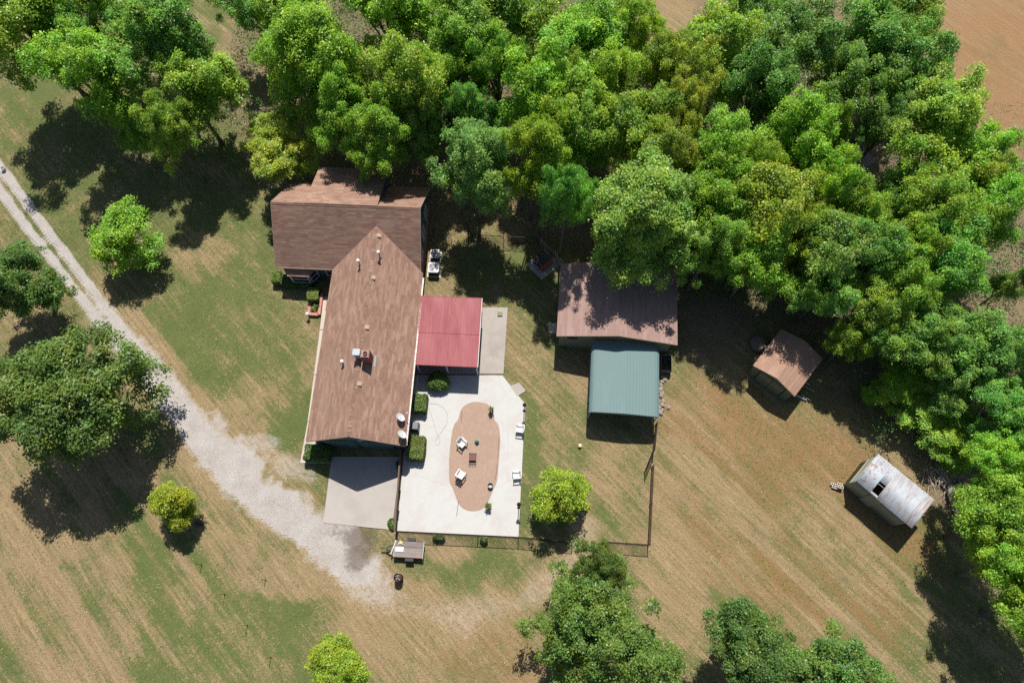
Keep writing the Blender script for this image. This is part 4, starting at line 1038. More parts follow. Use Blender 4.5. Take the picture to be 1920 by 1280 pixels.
# ------------------------------------------------------------------ yard things
def ac_unit(px, py, label, s, h):
    p = G(px, py); t = thing('air_conditioner', label, 'air conditioner', p, math.radians(-2), 'air conditioners beside the house')
    rr = lambda a: [(a*(.5-.12*(1-abs(math.cos(k)))) , 0) for k in ()]
    def rounded(w, r, n=5): return [(sx*(w/2-r)+r*math.cos(a), sy*(w/2-r)+r*math.sin(a)) for sx, sy, a0 in ((1,1,0),(-1,1,90),(-1,-1,180),(1,-1,270)) for a in [math.radians(a0+90*i/n) for i in range(n+1)]]
    MB().prism(rounded(s*1.25, .05), 0, .07).build('pad', M['block'], t)
    body = MB().prism(rounded(s*.96, .12), .07, h).build('body', M['dark'], t)
    for k in range(8): MB().prism(rounded(s*.975, .12), .13+k*(h-.2)/8, .15+k*(h-.2)/8).build('louvre', M['dark'], body)
    top = MB(); outer = rounded(s, .16, 6); n = len(outer); ri = s*.425
    inner = [(ri*x/math.hypot(x, y), ri*y/math.hypot(x, y)) for x, y in outer]
    top.v = [(x, y, h+.045) for x, y in outer] + [(x, y, h+.075) for x, y in inner] + [(x, y, h-.02) for x, y in outer] + [(x, y, h-.0) for x, y in inner]
    for i in range(n):
        j = (i+1) % n; top.f += [(i, j, n+j, n+i), (2*n+j, 2*n+i, i, j)[::-1], (n+i, n+j, 3*n+j, 3*n+i)]
    top.build('top_cover', M['white'], t)
    MB().lathe([(ri+.01, 0), (ri, .004)], 20, (0, 0, h-.005)).build('fan_well', M['black'], t)
    fan = MB()
    for k in range(4):
        a = k*math.pi/2+.5; fan.face([(math.cos(a+q)*r_, math.sin(a+q)*r_, h+.02+z) for q, r_, z in ((-.1, .07, 0), (-.33, ri*.93, .02), (.33, ri*.93, -.01), (.25, .07, 0))])
    f = fan.build('fan', M['fan'], t); sm = f.modifiers.new('s', 'SOLIDIFY'); sm.thickness = .006
    MB().lathe([(.09, 0), (.09, .05), (.04, .07)], 12, (0, 0, h+.02)).build('hub', M['white'], t)
    g = MB()
    for k in range(5):
        r_ = ri*(k+1)/5.3; g.tube([(r_*math.cos(a), r_*math.sin(a), h+.085) for a in np.linspace(0, 6.283, 21)], .004, 4, False)
    for k in range(8): a = k*math.pi/4; g.tube([(0, 0, h+.09), (ri*math.cos(a), ri*math.sin(a), h+.078)], .005, 4)
    g.build('guard', M['fan'], t)
ac_unit(817, 482.5, 'smaller white topped air conditioner, the one nearer the trees', .84, .62)
ac_unit(814.5, 509, 'larger white topped air conditioner, the one nearer the red carport', .95, .72)
MB_pipe = MB().tube([G(827, 476, .25), G(827.5, 485, .3), G(826, 492, .1)], .035, 8).build('drain_pipe', M['white']); tag(MB_pipe, 'short white pipe standing beside the smaller air conditioner', 'pipe')

def chair(px, py, rz, label):
    t = thing('patio_chair', label, 'chair', G(px, py, .06 if px > 950 else .085), rz, 'white plastic patio chairs')   # faces +Y
    b = MB(); b.slab([(-.24, -.22, .40), (.24, -.22, .40), (.26, .24, .43), (-.26, .24, .43)], (0, -.06, 1), .03); b.build('seat', M['plastic'], t, bevel=.01)
    back = MB()
    for k in range(7):
        x = -.21+k*.07; back.slab([(x-.030, -.22, .44), (x+.030, -.22, .44), (x*1.12+.033, -.36, .84), (x*1.12-.033, -.36, .84)], (0, 1, .35), .02)
    back.box((0, -.365, .86), (.54, .04, .06)); back.box((0, -.225, .42), (.48, .04, .06)); back.build('backrest', M['plastic'], t)
    for s in (-1, 1):
        MB().box((s*.29, -.04, .645), (.085, .6, .035)).build('armrest', M['plastic'], t, bevel=.012)
        MB().beam((s*.30, .25, 0), (s*.28, .22, .62), .05, .04).build('leg', M['plastic'], t); MB().beam((s*.28, -.36, 0), (s*.26, -.24, .66), .05, .04).build('leg', M['plastic'], t)
    return t
chair(867.5, 833, math.radians(-130), 'white plastic chair on the sand nearest the teal cone')
chair(865, 890, math.radians(-32), 'white plastic chair on the sand below the brown fire box')
chair(974, 806, math.radians(82), 'white plastic chair on the patio edge near the upper lamp post')
chair(968, 892, math.radians(95), 'white plastic chair on the patio edge near the lower lamp post')
p = G(886.5, 860, .08)
fb = thing('fire_box', 'low black and brown metal fire box standing on the sand', 'fire box', p, math.radians(-1))
MB().box((0, 0, .06), (.52, .86, .12)).build('tray', M['black'], fb)
MB().slab([(-.27, -.19, .30), (.27, -.19, .30), (.27, .22, .34), (-.27, .22, .34)], (0, -.1, 1), .03).build('lid', M['brown_top'], fb, bevel=.008)
for s in (-1, 1): MB().box((s*.27, 0, .15), (.025, .9, .3)).build('side_plate', M['black'], fb)
MB().tube([(-.27, -.44, .3), (.27, -.44, .3)], .018, 8).build('handle', M['galv'], fb); MB().tube([(-.27, -.44, 0), (-.27, -.44, .3)], .02, 8).build('leg', M['black'], fb)
p = G(894, 829, .08); tc = MB(); tc.lathe([(.20, 0), (.20, .05), (.13, .26), (.05, .36), (.015, .38)], 7); o = tc.build('garden_cone', M['teal'], bevel=.01); o.location = p; o.rotation_euler = (.12, .1, .4); tag(o, 'small teal green plastic cone on the sand', 'garden cone')
def potted(px, py, label, seed, n=26, leaf=.34, pot=True):
    t = thing('potted_plant', label, 'plant', G(px, py, .07)); rg = np.random.default_rng(seed)
    if pot:
        MB().lathe([(.12, 0), (.16, .26), (.175, .28), (.15, .28), (.145, .24)], 16).build('pot', M['dark'], t); MB().lathe([(.145, .235), (.14, .24)], 16).build('soil', M['soil'], t)
    b = MB(); z0 = .25 if pot else .02
    for k in range(n):
        a = rg.uniform(0, 6.28); e = rg.uniform(.25, 1.1); Lf = leaf*rg.uniform(.7, 1.25); w = .045*rg.uniform(.8, 1.3); hz = rg.uniform(0, .35)
        d = Vector((math.cos(a)*math.cos(e), math.sin(a)*math.cos(e), math.sin(e))); s = Vector((-math.sin(a), math.cos(a), 0))*w; o_ = Vector((0, 0, z0+hz)); m_ = o_ + d*Lf*.55; tip = o_ + d*Lf + Vector((0, 0, -.18*Lf))
        b.face([o_, m_ - s, tip, m_ + s])
    me_ = b.mesh('leaves'); at = me_.attributes.new('tint', 'FLOAT', 'FACE'); at.data.foreach_set('value', rg.random(len(me_.polygons)).astype(np.float32)); me_.materials.append(M['leaf_bush'])
    o = link('leaves', me_, None, t); o.color = (.17, .19, .05, 1); MB().tube([(0, 0, z0-.05), (0, 0, z0+.4)], .015, 6).build('stem', M['bark'], t)
    return t
potted(921.5, 771, 'leafy potted plant at the upper end of the sand bed', 1, 30, .32)
potted(915, 950, 'leafy yucca like plant at the lower end of the sand bed', 2, 34, .36, True)
p = G(919.5, 911, .08); t = thing('bucket', 'black bucket with pale contents on the sand', 'bucket', p)
MB().lathe([(.15, 0), (.19, .3), (.205, .31), (.18, .31), (.165, .1)], 18).build('shell', M['black'], t); MB().lathe([(.165, .1), (.16, .13)], 18).build('water', M['galv'], t)
for k, (a, c, lb) in enumerate((((866, 769), (864.5, 789), 'thin rusty rod lying on the upper end of the sand, house side'), ((935.5, 818), (933.5, 858), 'thin rusty rod lying along the sand bed, field side middle'), ((932.5, 868), (929, 898), 'thin rusty rod lying along the sand bed, field side below the middle'), ((860, 938), (856, 966), 'thin dark rod lying across the lower sand edge onto concrete'))):
    A, B = G(*a, .12), G(*c, .12); o = MB().tube([(0, 0, 0), B-A], .014, 6).build('garden_rod', M['rust']); o.location = A; tag(o, lb, 'rod', 'rods on the sand bed')
def lamp(px, py, label, h=1.75):
    t = thing('lamp_post', label, 'lamp post', G(px, py, .03), 0, 'lamp posts on the patio edge')
    MB().lathe([(.12, 0), (.12, .04), (.05, .1), (.035, .2)], 14).build('base', M['black'], t); MB().tube([(0, 0, .1), (0, 0, h-.25)], .032, 10).build('pole', M['black'], t)
    hd = MB().lathe([(.05, 0), (.09, .04), (.125, .26)], 6, (0, 0, h-.27)).build('lantern', M['dark'], t); MB().lathe([(.17, 0), (.10, .07), (.03, .13), (.015, .18)], 6, (0, 0, h-.01)).build('lantern_cap', M['black'], t)
lamp(982.8, 770, 'black lamp post at the angled upper corner of the patio')
lamp(972.5, 951, 'black lamp post on the lower right edge of the patio')
hose = [(795, 752), (806, 756), (818, 757), (830, 763), (838, 774), (839, 788), (834, 800), (826, 812), (820, 820), (816, 827), (817, 832), (821, 834), (825, 829), (823, 822), (819, 812), (814, 795), (808, 775), (803, 763), (799, 755)]
hp = [G(x, y, .075) for x, y in hose]; hq = []
for i in range(len(hp)-1):
    a, b_, c_, d_ = hp[max(0, i-1)], hp[i], hp[i+1], hp[min(len(hp)-1, i+2)]
    for s in (0, .33, .66): hq.append(.5*((2*b_)+(c_-a)*s+(2*a-5*b_+4*c_-d_)*s*s+(3*b_-a-3*c_+d_)*s**3))
o = MB().tube(hq, .011, 6).build('garden_hose', m_plain('grey_hose', (.30,.31,.27), .6)); tag(o, 'thin grey hose looped across the patio concrete', 'hose')
# black storage cabinet / grill between the hedges
t = thing('grill', 'grey black covered grill between the two square hedges', 'grill', G(780, 803, .05), math.radians(-3))
MB().box((0, 0, .42), (.62, .66, .76)).build('cabinet', M['dark'], t, bevel=.03); MB().box((.02, 0, .86), (.54, .58, .12)).build('lid', m_plain('grey_lid', (.10,.105,.12), .35, .3, 5, .5), t, bevel=.05); MB().box((-.38, 0, .72), (.18, .6, .04)).build('side_shelf', M['galv'], t)
# brick barbecue
t = thing('brick_barbecue', 'square brick barbecue with a black cover in the tree shade', 'barbecue', G(1018, 494), math.radians(42))
MB().box((0, 0, .45), (1.25, 1.15, .9)).build('brickwork', M['brick'], t); MB().box((0, .02, .95), (1.1, 1.0, .1)).build('cover', m_plain('black_cover', (.02,.024,.035), .3, .4, 4, .5), t, bevel=.04)
MB().box((-.78, -.1, .8), (.34, .6, .04)).build('side_shelf', M['dark'], t); MB().box((-.93, -.1, .825), (.04, .5, .02)).build('shelf_edge', M['dish'], t); MB().box((0, -.1, -.02), (2.3, 2.0, .08)).build('base_slab', M['slab_con'], t)
t = thing('clothes_pole', 'thin T shaped clothes pole behind the air conditioners', 'clothes pole', G(848, 462)); MB().tube([(0, 0, 0), (0, 0, 1.9)], .03, 8).build('pole', M['galv'], t); MB().tube([(-.55, 0, 1.88), (.1, 0, 1.88)], .025, 8).build('crossbar', M['galv'], t)

# utility trailer
c0 = G(768.5, 1030.5, .0); tr = thing('trailer', 'small flat trailer with a weathered plank deck by the fence', 'trailer', c0, math.radians(-3.2))
for k in range(7):
    o = MB().box((0, -.475+k*.158, .6 + rnd.uniform(-.004, .004)), (2.08+rnd.uniform(-.03, .02), .148, .035)).build('plank', M['deck'], tr)
for y in (-.57, .57): MB().box((0, y, .55), (2.12, .05, .1)).build('side_rail', M['brown_top'] if y < 0 else M['dark'], tr)
for x in (-1.06, 1.075): MB().box((x, 0, .56), (.06, 1.19, .12)).build('end_rail', M['galv'], tr)
MB().beam((-1.0, .35, .5), (-1.75, 0, .48), .07, .09).build('tongue', M['black'], tr); MB().beam((-1.0, -.35, .5), (-1.75, 0, .48), .07, .085).build('tongue', M['black'], tr); MB().beam((-1.7, 0, .485), (-2.1, 0, .48), .07, .08).build('coupler', M['black'], tr)
MB().tube([(-1.7, .0, 0), (-1.7, 0, .6)], .03, 8).build('jack', M['galv'], tr)
for s in (-1, 1):
    w = MB().lathe([(.12, -.09), (.26, -.09), (.3, -.05), (.3, .05), (.26, .09), (.12, .09)], 22); w.v = [(x+.12, z+s*.72, y+.3) for x, y, z in w.v]
    wh = w.build('wheel', M['rubber'], tr); rm = MB().lathe([(.12, -.05), (.13, .05)], 16); rm.v = [(x+.12, z+s*.72, y+.3) for x, y, z in rm.v]; rm.build('rim', M['galv'], wh)
    MB().box((.12, s*.73, .63), (.62, .2, .02)).build('fender', M['dark'], tr)
MB().box((0, 0, .3), (.05, 1.4, .05)).build('axle', M['black'], tr)
A = G(743, 1012, .7); B = G(732.5, 1038, .56); o = MB().beam((0, 0, 0), B-A, .09, .04).build('loose_timber', M['lumber']); o.location = A; tag(o, 'pale length of timber leaning across the front of the trailer', 'timber')
p = G(749, 1029, .655); o = MB().box((0, 0, 0), (.62, .36, .02)).build('metal_sheet', M['dish']); o.location = p; o.rotation_euler = (0, .03, math.radians(-3)); tag(o, 'pale grey blue sheet lying on the trailer deck', 'sheet')
p = G(751, 1017, .65); o = MB().box((0, 0, 0), (.34, .12, .05), rz=.4).box((.05, -.06, .03), (.3, .06, .05), rz=-.3).box((-.02, .1, .01), (.12, .14, .06), rz=.9).build('wood_scrap', m_wood('fresh_wood', (.50,.36,.18), (.66,.52,.32))); o.location = p; tag(o, 'yellow scrap of split wood lying on the trailer deck', 'wood scrap')
# burn barrel
t = thing('burn_barrel', 'rusty black burn barrel standing in the grass below the trailer', 'barrel', G(749, 1083)); MB().lathe([(.29, 0), (.30, .02), (.29, .28), (.31, .3), (.29, .32), (.29, .56), (.31, .58), (.29, .6), (.3, .86), (.27, .86), (.265, .55)], 22).build('drum', M['black'], t)
b = MB(); rg = random.Random(4)
for k in range(26): a = rg.uniform(0, 6.28); r_ = rg.uniform(0, .2); b.box((r_*math.cos(a), r_*math.sin(a), .58+rg.uniform(0, .2)), (rg.uniform(.05, .18), rg.uniform(.03, .08), .04), rg.uniform(0, 3), rg.uniform(-.6, .6))
b.build('ashes', M['rock'], t)
b = MB()
for k in range(7): a = rg.uniform(-.3, 1.2); b.box((.17*math.cos(a), .17*math.sin(a), .78+rg.uniform(0, .12)), (.16, .07, .03), a, rg.uniform(-.7, .7))
b.build('rusted_scrap', M['rust'], t)

# planter of brick with lantern, front garden
for k, (pa, pb, w_) in enumerate((((606.5, 556), (600.5, 592.5), .30), ((580.5, 566), (579, 590), .26), ((577, 591.5), (602, 592), .26))): pass
pl = thing('brick_planter', 'L shaped pink brick planter edging beside the front walk', 'planter', (G(592, 575).x, G(592, 575).y, 0)); po = Vector((G(592, 575).x, G(592, 575).y, 0))
for pa, pb in (((605, 552), (599.5, 592)), ((582.5, 566), (581, 588)), ((581, 590.5), (598, 591.5))):
    A, B = G(*pa)-po, G(*pb)-po; MB().beam(A + Vector((0, 0, .14)), B + Vector((0, 0, .14)), .24, .3).build('edging', M['brick_pink'], pl)
b = MB().prism([(q.x-po.x, q.y-po.y) for q in (G(584, 560), G(602, 560), G(597, 589), G(584, 588))], 0, .14).build('soil', M['soil'], pl)
t = thing('garden_lantern', 'small white topped black lantern post at the planter corner', 'lantern', G(580, 594)); MB().tube([(0, 0, 0), (0, 0, .5)], .04, 8).build('post', M['black'], t); MB().lathe([(.09, 0), (.12, .2)], 8, (0, 0, .48)).build('lantern', M['black'], t); MB().lathe([(.17, 0), (.12, .06), (.02, .1)], 8, (0, 0, .68)).build('cap', M['white'], t)

# ------------------------------------------------------------------ hedges and bushes
def bush(label, px, py, size, rz=0.0, round_=False, seed=0, n=5200, leaf=.085, col=(.085, .15, .022), name='hedge', cat='hedge', z=0.0):
    rng = np.random.default_rng(seed); t = thing(name, label, cat, G(px, py, z), rz); sx, sy, sz = size
    if round_:
        d = unit(rng.normal(size=(n, 3)) + np.array((0, 0, .4))); r = rng.uniform(.72, 1.04, n) * (1 + .10*np.sin(3*np.arctan2(d[:, 1], d[:, 0]) + seed))
        c = d * r[:, None] * np.array((sx/2, sy/2, sz*.52)); c[:, 2] += sz*.5; nr = unit(d + rng.normal(size=(n, 3))*.5 + np.array((0, 0, .3)))
    else:
        a = np.array([sx*sy*1.3, sy*sz, sy*sz, sx*sz, sx*sz]); f = rng.choice(5, n, p=a/a.sum()); u = rng.uniform(-1, 1, n); v = rng.uniform(-1, 1, n); dep = 1 - np.abs(rng.normal(0, .09, n))
        c = np.zeros((n, 3)); d = np.zeros((n, 3))
        for k, (ax, s) in enumerate(((2, 1), (0, 1), (0, -1), (1, 1), (1, -1))):
            m = f == k; o = [i for i in range(3) if i != ax]; c[m, ax] = s*dep[m]; c[np.ix_(m, [o[0]])] = u[m][:, None]; c[np.ix_(m, [o[1]])] = v[m][:, None]; d[m, ax] = s
        q = (np.abs(c)**8).sum(1)**(1/8.); c = c / np.maximum(q, 1)[:, None] * (1 + .05*np.sin(c[:, [0]]*5+seed)*np.cos(c[:, [1]]*4))
        c = c * np.array((sx/2, sy/2, sz/2)); c[:, 2] += sz/2; nr = unit(d*.9 + rng.normal(size=(n, 3))*.55 + np.array((0, 0, .3)))
    c += rng.normal(size=(n, 3))*.02; c[:, 2] = np.maximum(c[:, 2], .03)
    Q = leaf_quads(c, nr, leaf*rng.uniform(.7, 1.5, n), rng, .6)
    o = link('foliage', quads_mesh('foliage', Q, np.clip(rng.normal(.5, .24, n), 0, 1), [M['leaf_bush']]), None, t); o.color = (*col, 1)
    b = MB(); rg = random.Random(seed)
    for k in range(9): e = (rg.uniform(-.42, .42)*sx, rg.uniform(-.42, .42)*sy, sz*rg.uniform(.6, .9)); b.tube([(e[0]*.2, e[1]*.2, 0), (e[0]*.6, e[1]*.6, sz*.4), e], [.03, .02, .008], 5)
    b.build('stems', M['bark'], t)
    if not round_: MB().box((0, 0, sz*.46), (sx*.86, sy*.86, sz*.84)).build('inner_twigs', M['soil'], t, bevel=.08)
    return t
bush('square clipped hedge on the patio above the grill', 789.5, 760, (1.08, 1.42, 1.0), math.radians(-3), seed=1)
bush('larger square clipped hedge on the patio near the garage corner', 783, 843, (1.3, 1.85, 1.0), math.radians(-4), seed=2, n=7600, col=(.115, .165, .03))
bush('round bush on the patio beneath the red carport edge', 823, 719, (1.75, 1.65, 1.1), 0, True, 3, 7000, .10, (.075, .155, .025), 'bush', 'bush')
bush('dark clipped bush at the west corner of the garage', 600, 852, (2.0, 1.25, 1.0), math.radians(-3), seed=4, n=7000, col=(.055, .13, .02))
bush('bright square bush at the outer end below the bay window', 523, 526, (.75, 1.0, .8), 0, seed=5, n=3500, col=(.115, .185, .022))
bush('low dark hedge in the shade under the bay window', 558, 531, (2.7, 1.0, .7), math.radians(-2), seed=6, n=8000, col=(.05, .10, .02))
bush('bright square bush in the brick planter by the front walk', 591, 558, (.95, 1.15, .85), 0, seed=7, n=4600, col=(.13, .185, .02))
bush('small green bush low in the brick planter', 594, 577, (.5, .6, .45), 0, True, 8, 1600, .08, (.08, .16, .025), 'bush', 'bush')
bush('small yellow flowered bush at the planter end', 588.5, 582, (.5, .5, .4), 0, True, 9, 1500, .08, (.26, .24, .06), 'bush', 'bush')
bush('small vine clump climbing the patio fence near the middle', 824, 1009, (.9, .5, .5), 0, True, 10, 900, .1, (.06, .11, .03), 'bush', 'bush')
bush('small weed clump on the patio fence nearer the lamp post', 908, 1013, (.55, .5, .5), 0, True, 11, 600, .1, (.06, .11, .03), 'bush', 'bush')
bush('small green weed clump at the lower corner of the slat fence', 736, 982, (.7, .9, .3), 0, True, 12, 900, .1, (.09, .16, .03), 'bush', 'bush')
bush('small dark bush between the slat fence and the garage', 748, 872, (.4, .7, .4), 0, True, 13, 700, .09, (.05, .11, .02), 'bush', 'bush')

# rocks and bricks piled along the green carport
def rock(px, py, s, label, seed, mat='rock', name='rock', cat='rock', group='rocks along the green carport', zs=.6):
    rg = np.random.default_rng(seed); b = MB(); n, m = 9, 5
    for i in range(m+1):
        ph = math.pi*i/m
        for k in range(n): r_ = s*(.8+.35*rg.random()); b.v.append((r_*math.sin(ph)*math.cos(6.283*k/n), r_*math.sin(ph)*math.sin(6.283*k/n), s*zs*.8 + r_*zs*math.cos(ph)))
    for i in range(m):
        for k in range(n): b.f.append((i*n+k, (i+1)*n+k, (i+1)*n+(k+1)%n, i*n+(k+1)%n))
    o = b.build(name, M[mat]); o.location = G(px, py, -.02); tag(o, label, cat, group); return o
rg = random.Random(8)
for k in range(20): rock(1241 + rg.uniform(-2.5, 5.5) - k*.25, 705 + k*3.7 + rg.uniform(-1, 1), rg.uniform(.11, .22), 'grey brown rock in the row along the green carport edge', 60+k)
rock(1253.5, 764, .17, 'dark rock lying a little apart from the rock row', 95, group=None)
t = thing('scrap_crate', 'dark crate of scrap in the nook between barn and green carport', 'crate', G(1247, 684), BA)
for s in (-1, 1): MB().box((s*.42, 0, .3), (.04, 1.3, .6)).build('side', M['deck'], t); MB().box((0, s*.66, .3), (.8, .04, .6)).build('side', M['deck'], t)
b = MB()
for k in range(16): b.box((rg.uniform(-.3, .3), rg.uniform(-.5, .5), rg.uniform(.2, .6)), (rg.uniform(.1, .5), rg.uniform(.05, .14), .05), rg.uniform(0, 3), rg.uniform(-.4, .4))
b.build('scrap', M['dark'], t)
o = MB().box((0, 0, .14), (.24, .24, .28)).build('utility_box', m_plain('cream', (.62,.50,.32), .6, .1)); bev = o.modifiers.new('b', 'BEVEL'); bev.width = .02; o.location = G(1087, 836); tag(o, 'small cream coloured box alone on the grass below the barn', 'box')
rock(372, 980.5, .22, 'dark lump in the tree shadow, the one nearer the trunk', 111, 'dark', 'stone', 'stone', None); rock(378.5, 981.5, .2, 'dark lump in the tree shadow, the one nearer the drive', 112, 'dark', 'stone', 'stone', None)
t = thing('white_bucket', 'small white bucket on the gravel drive at the picture edge', 'bucket', G(9, 319)); MB().lathe([(.16, 0), (.2, .36), (.17, .36), (.15, .06)], 16).build('shell', M['plastic'], t)
rock(1022, 513, .13, 'pale lone stone on the ground in front of the barbecue', 113, 'block', 'stone', 'stone', None)
o = MB().box((0, 0, .06), (.42, .36, .1)).build('doormat_block', m_plain('moss_block', (.2,.2,.1), .9)); o.location = G(937.5, 589, .065); tag(o, 'small mossy square block on the carport slab corner', 'block')
# fallen log and brush pile
def log(label, pts, rad, name='fallen_log', cat='log', kids=()):
    P = [G(*q) for q in pts]; t = thing(name, label, cat, (P[0].x, P[0].y, 0)); o = Vector((P[0].x, P[0].y, 0)); MB().tube([p-o for p in P], rad, 9).build('stem', M['dead'], t, True)
    for kp_, kr in kids: MB().tube([G(*q)-o for q in kp_], kr, 7).build('branch', M['dead'], t, True)
    return t
log('pale forked fallen log lying at the wood edge beyond the metal shed', [(1794, 965, .16), (1788, 946, .3), (1783, 925, .5), (1784, 908, .55)], [.16, .2, .26, .24], kids=[([(1784, 912, .6), (1802, 909, .75), (1823, 906, .8)], [.17, .13, .08]), ([(1781, 930, .3), (1772, 914, .25), (1757, 899, .12)], [.1, .07, .03]), ([(1790, 960, .1), (1780, 950, .08)], [.05, .02]), ([(1786, 910, .5), (1775, 893, .7), (1762, 880, .5)], [.1, .06, .03])])
b = MB(); rg = random.Random(21); bo = G(1772, 890)
for k in range(190):
    q = G(1772+rg.gauss(0, 22), 888+rg.gauss(0, 17), rg.uniform(.05, .6))-bo; a = rg.uniform(0, 6.28); Lb = rg.uniform(.3, 1.3); e = q + Vector((math.cos(a)*Lb, math.sin(a)*Lb, rg.uniform(-.2, .3))); e.z = max(e.z, .03)
    b.tube([q, q.lerp(e, .5)+Vector((0, 0, .06)), e], [.022, .015, .006], 4)
o = b.build('brush_pile', M['dead']); o.location = bo; tag(o, 'tangled grey brush pile of dead twigs at the wood edge', 'brush', kind='stuff')

# ------------------------------------------------------------------ trees
# single trees on the lawns: (crown x, crown y, radius, crown height, size, colour, label)
T = [
 (233, 442, 68, 3.5, 's', 'lime', 'round bright green tree alone on the lawn beside the gravel drive'),
 (30, 528, 84, 5.0, 'm', 'pecan', 'dull green tree cut by the picture edge left of the gravel drive'),
 (140, 744, 146, 6.2, 'l', 'oak', 'very broad dark green oak overhanging the gravel drive'),
 (326, 938, 53, 2.7, 's', 'yel', 'small yellow-green tree just below the big oak'),
 (634, 1256, 66, 3.4, 's', 'lime', 'lime green tree at the bottom edge below the gravel'),
 (1054, 925, 60, 3.0, 's', 'yel', 'yellow-green tree standing alone right of the patio'),
 (1150, 1205, 122, 6.0, 'l', 'pecan', 'large dark green pecan at the bottom edge, nearest the fence corner'),
 (1412, 1232, 94, 6.0, 'm', 'pecan', 'dark green tree at the bottom edge, middle of the field'),
 (1128, 1062, 44, 6.0, 'm', 'pecan', 'small dark green crown reaching up to the fence from the large pecan'),
 (1565, 1272, 88, 5.4, 'm', 'pecan', 'dark green tree at the bottom edge, rightmost of the three'),
 (250, 228, 47, 5.2, 's', 'mid', 'small bright tree tucked below the tall trees at upper left'),
 (512, 272, 78, 4.6, 'm', 'gold', 'yellow tinged tree close to the upper left corner of the house roof'),
]
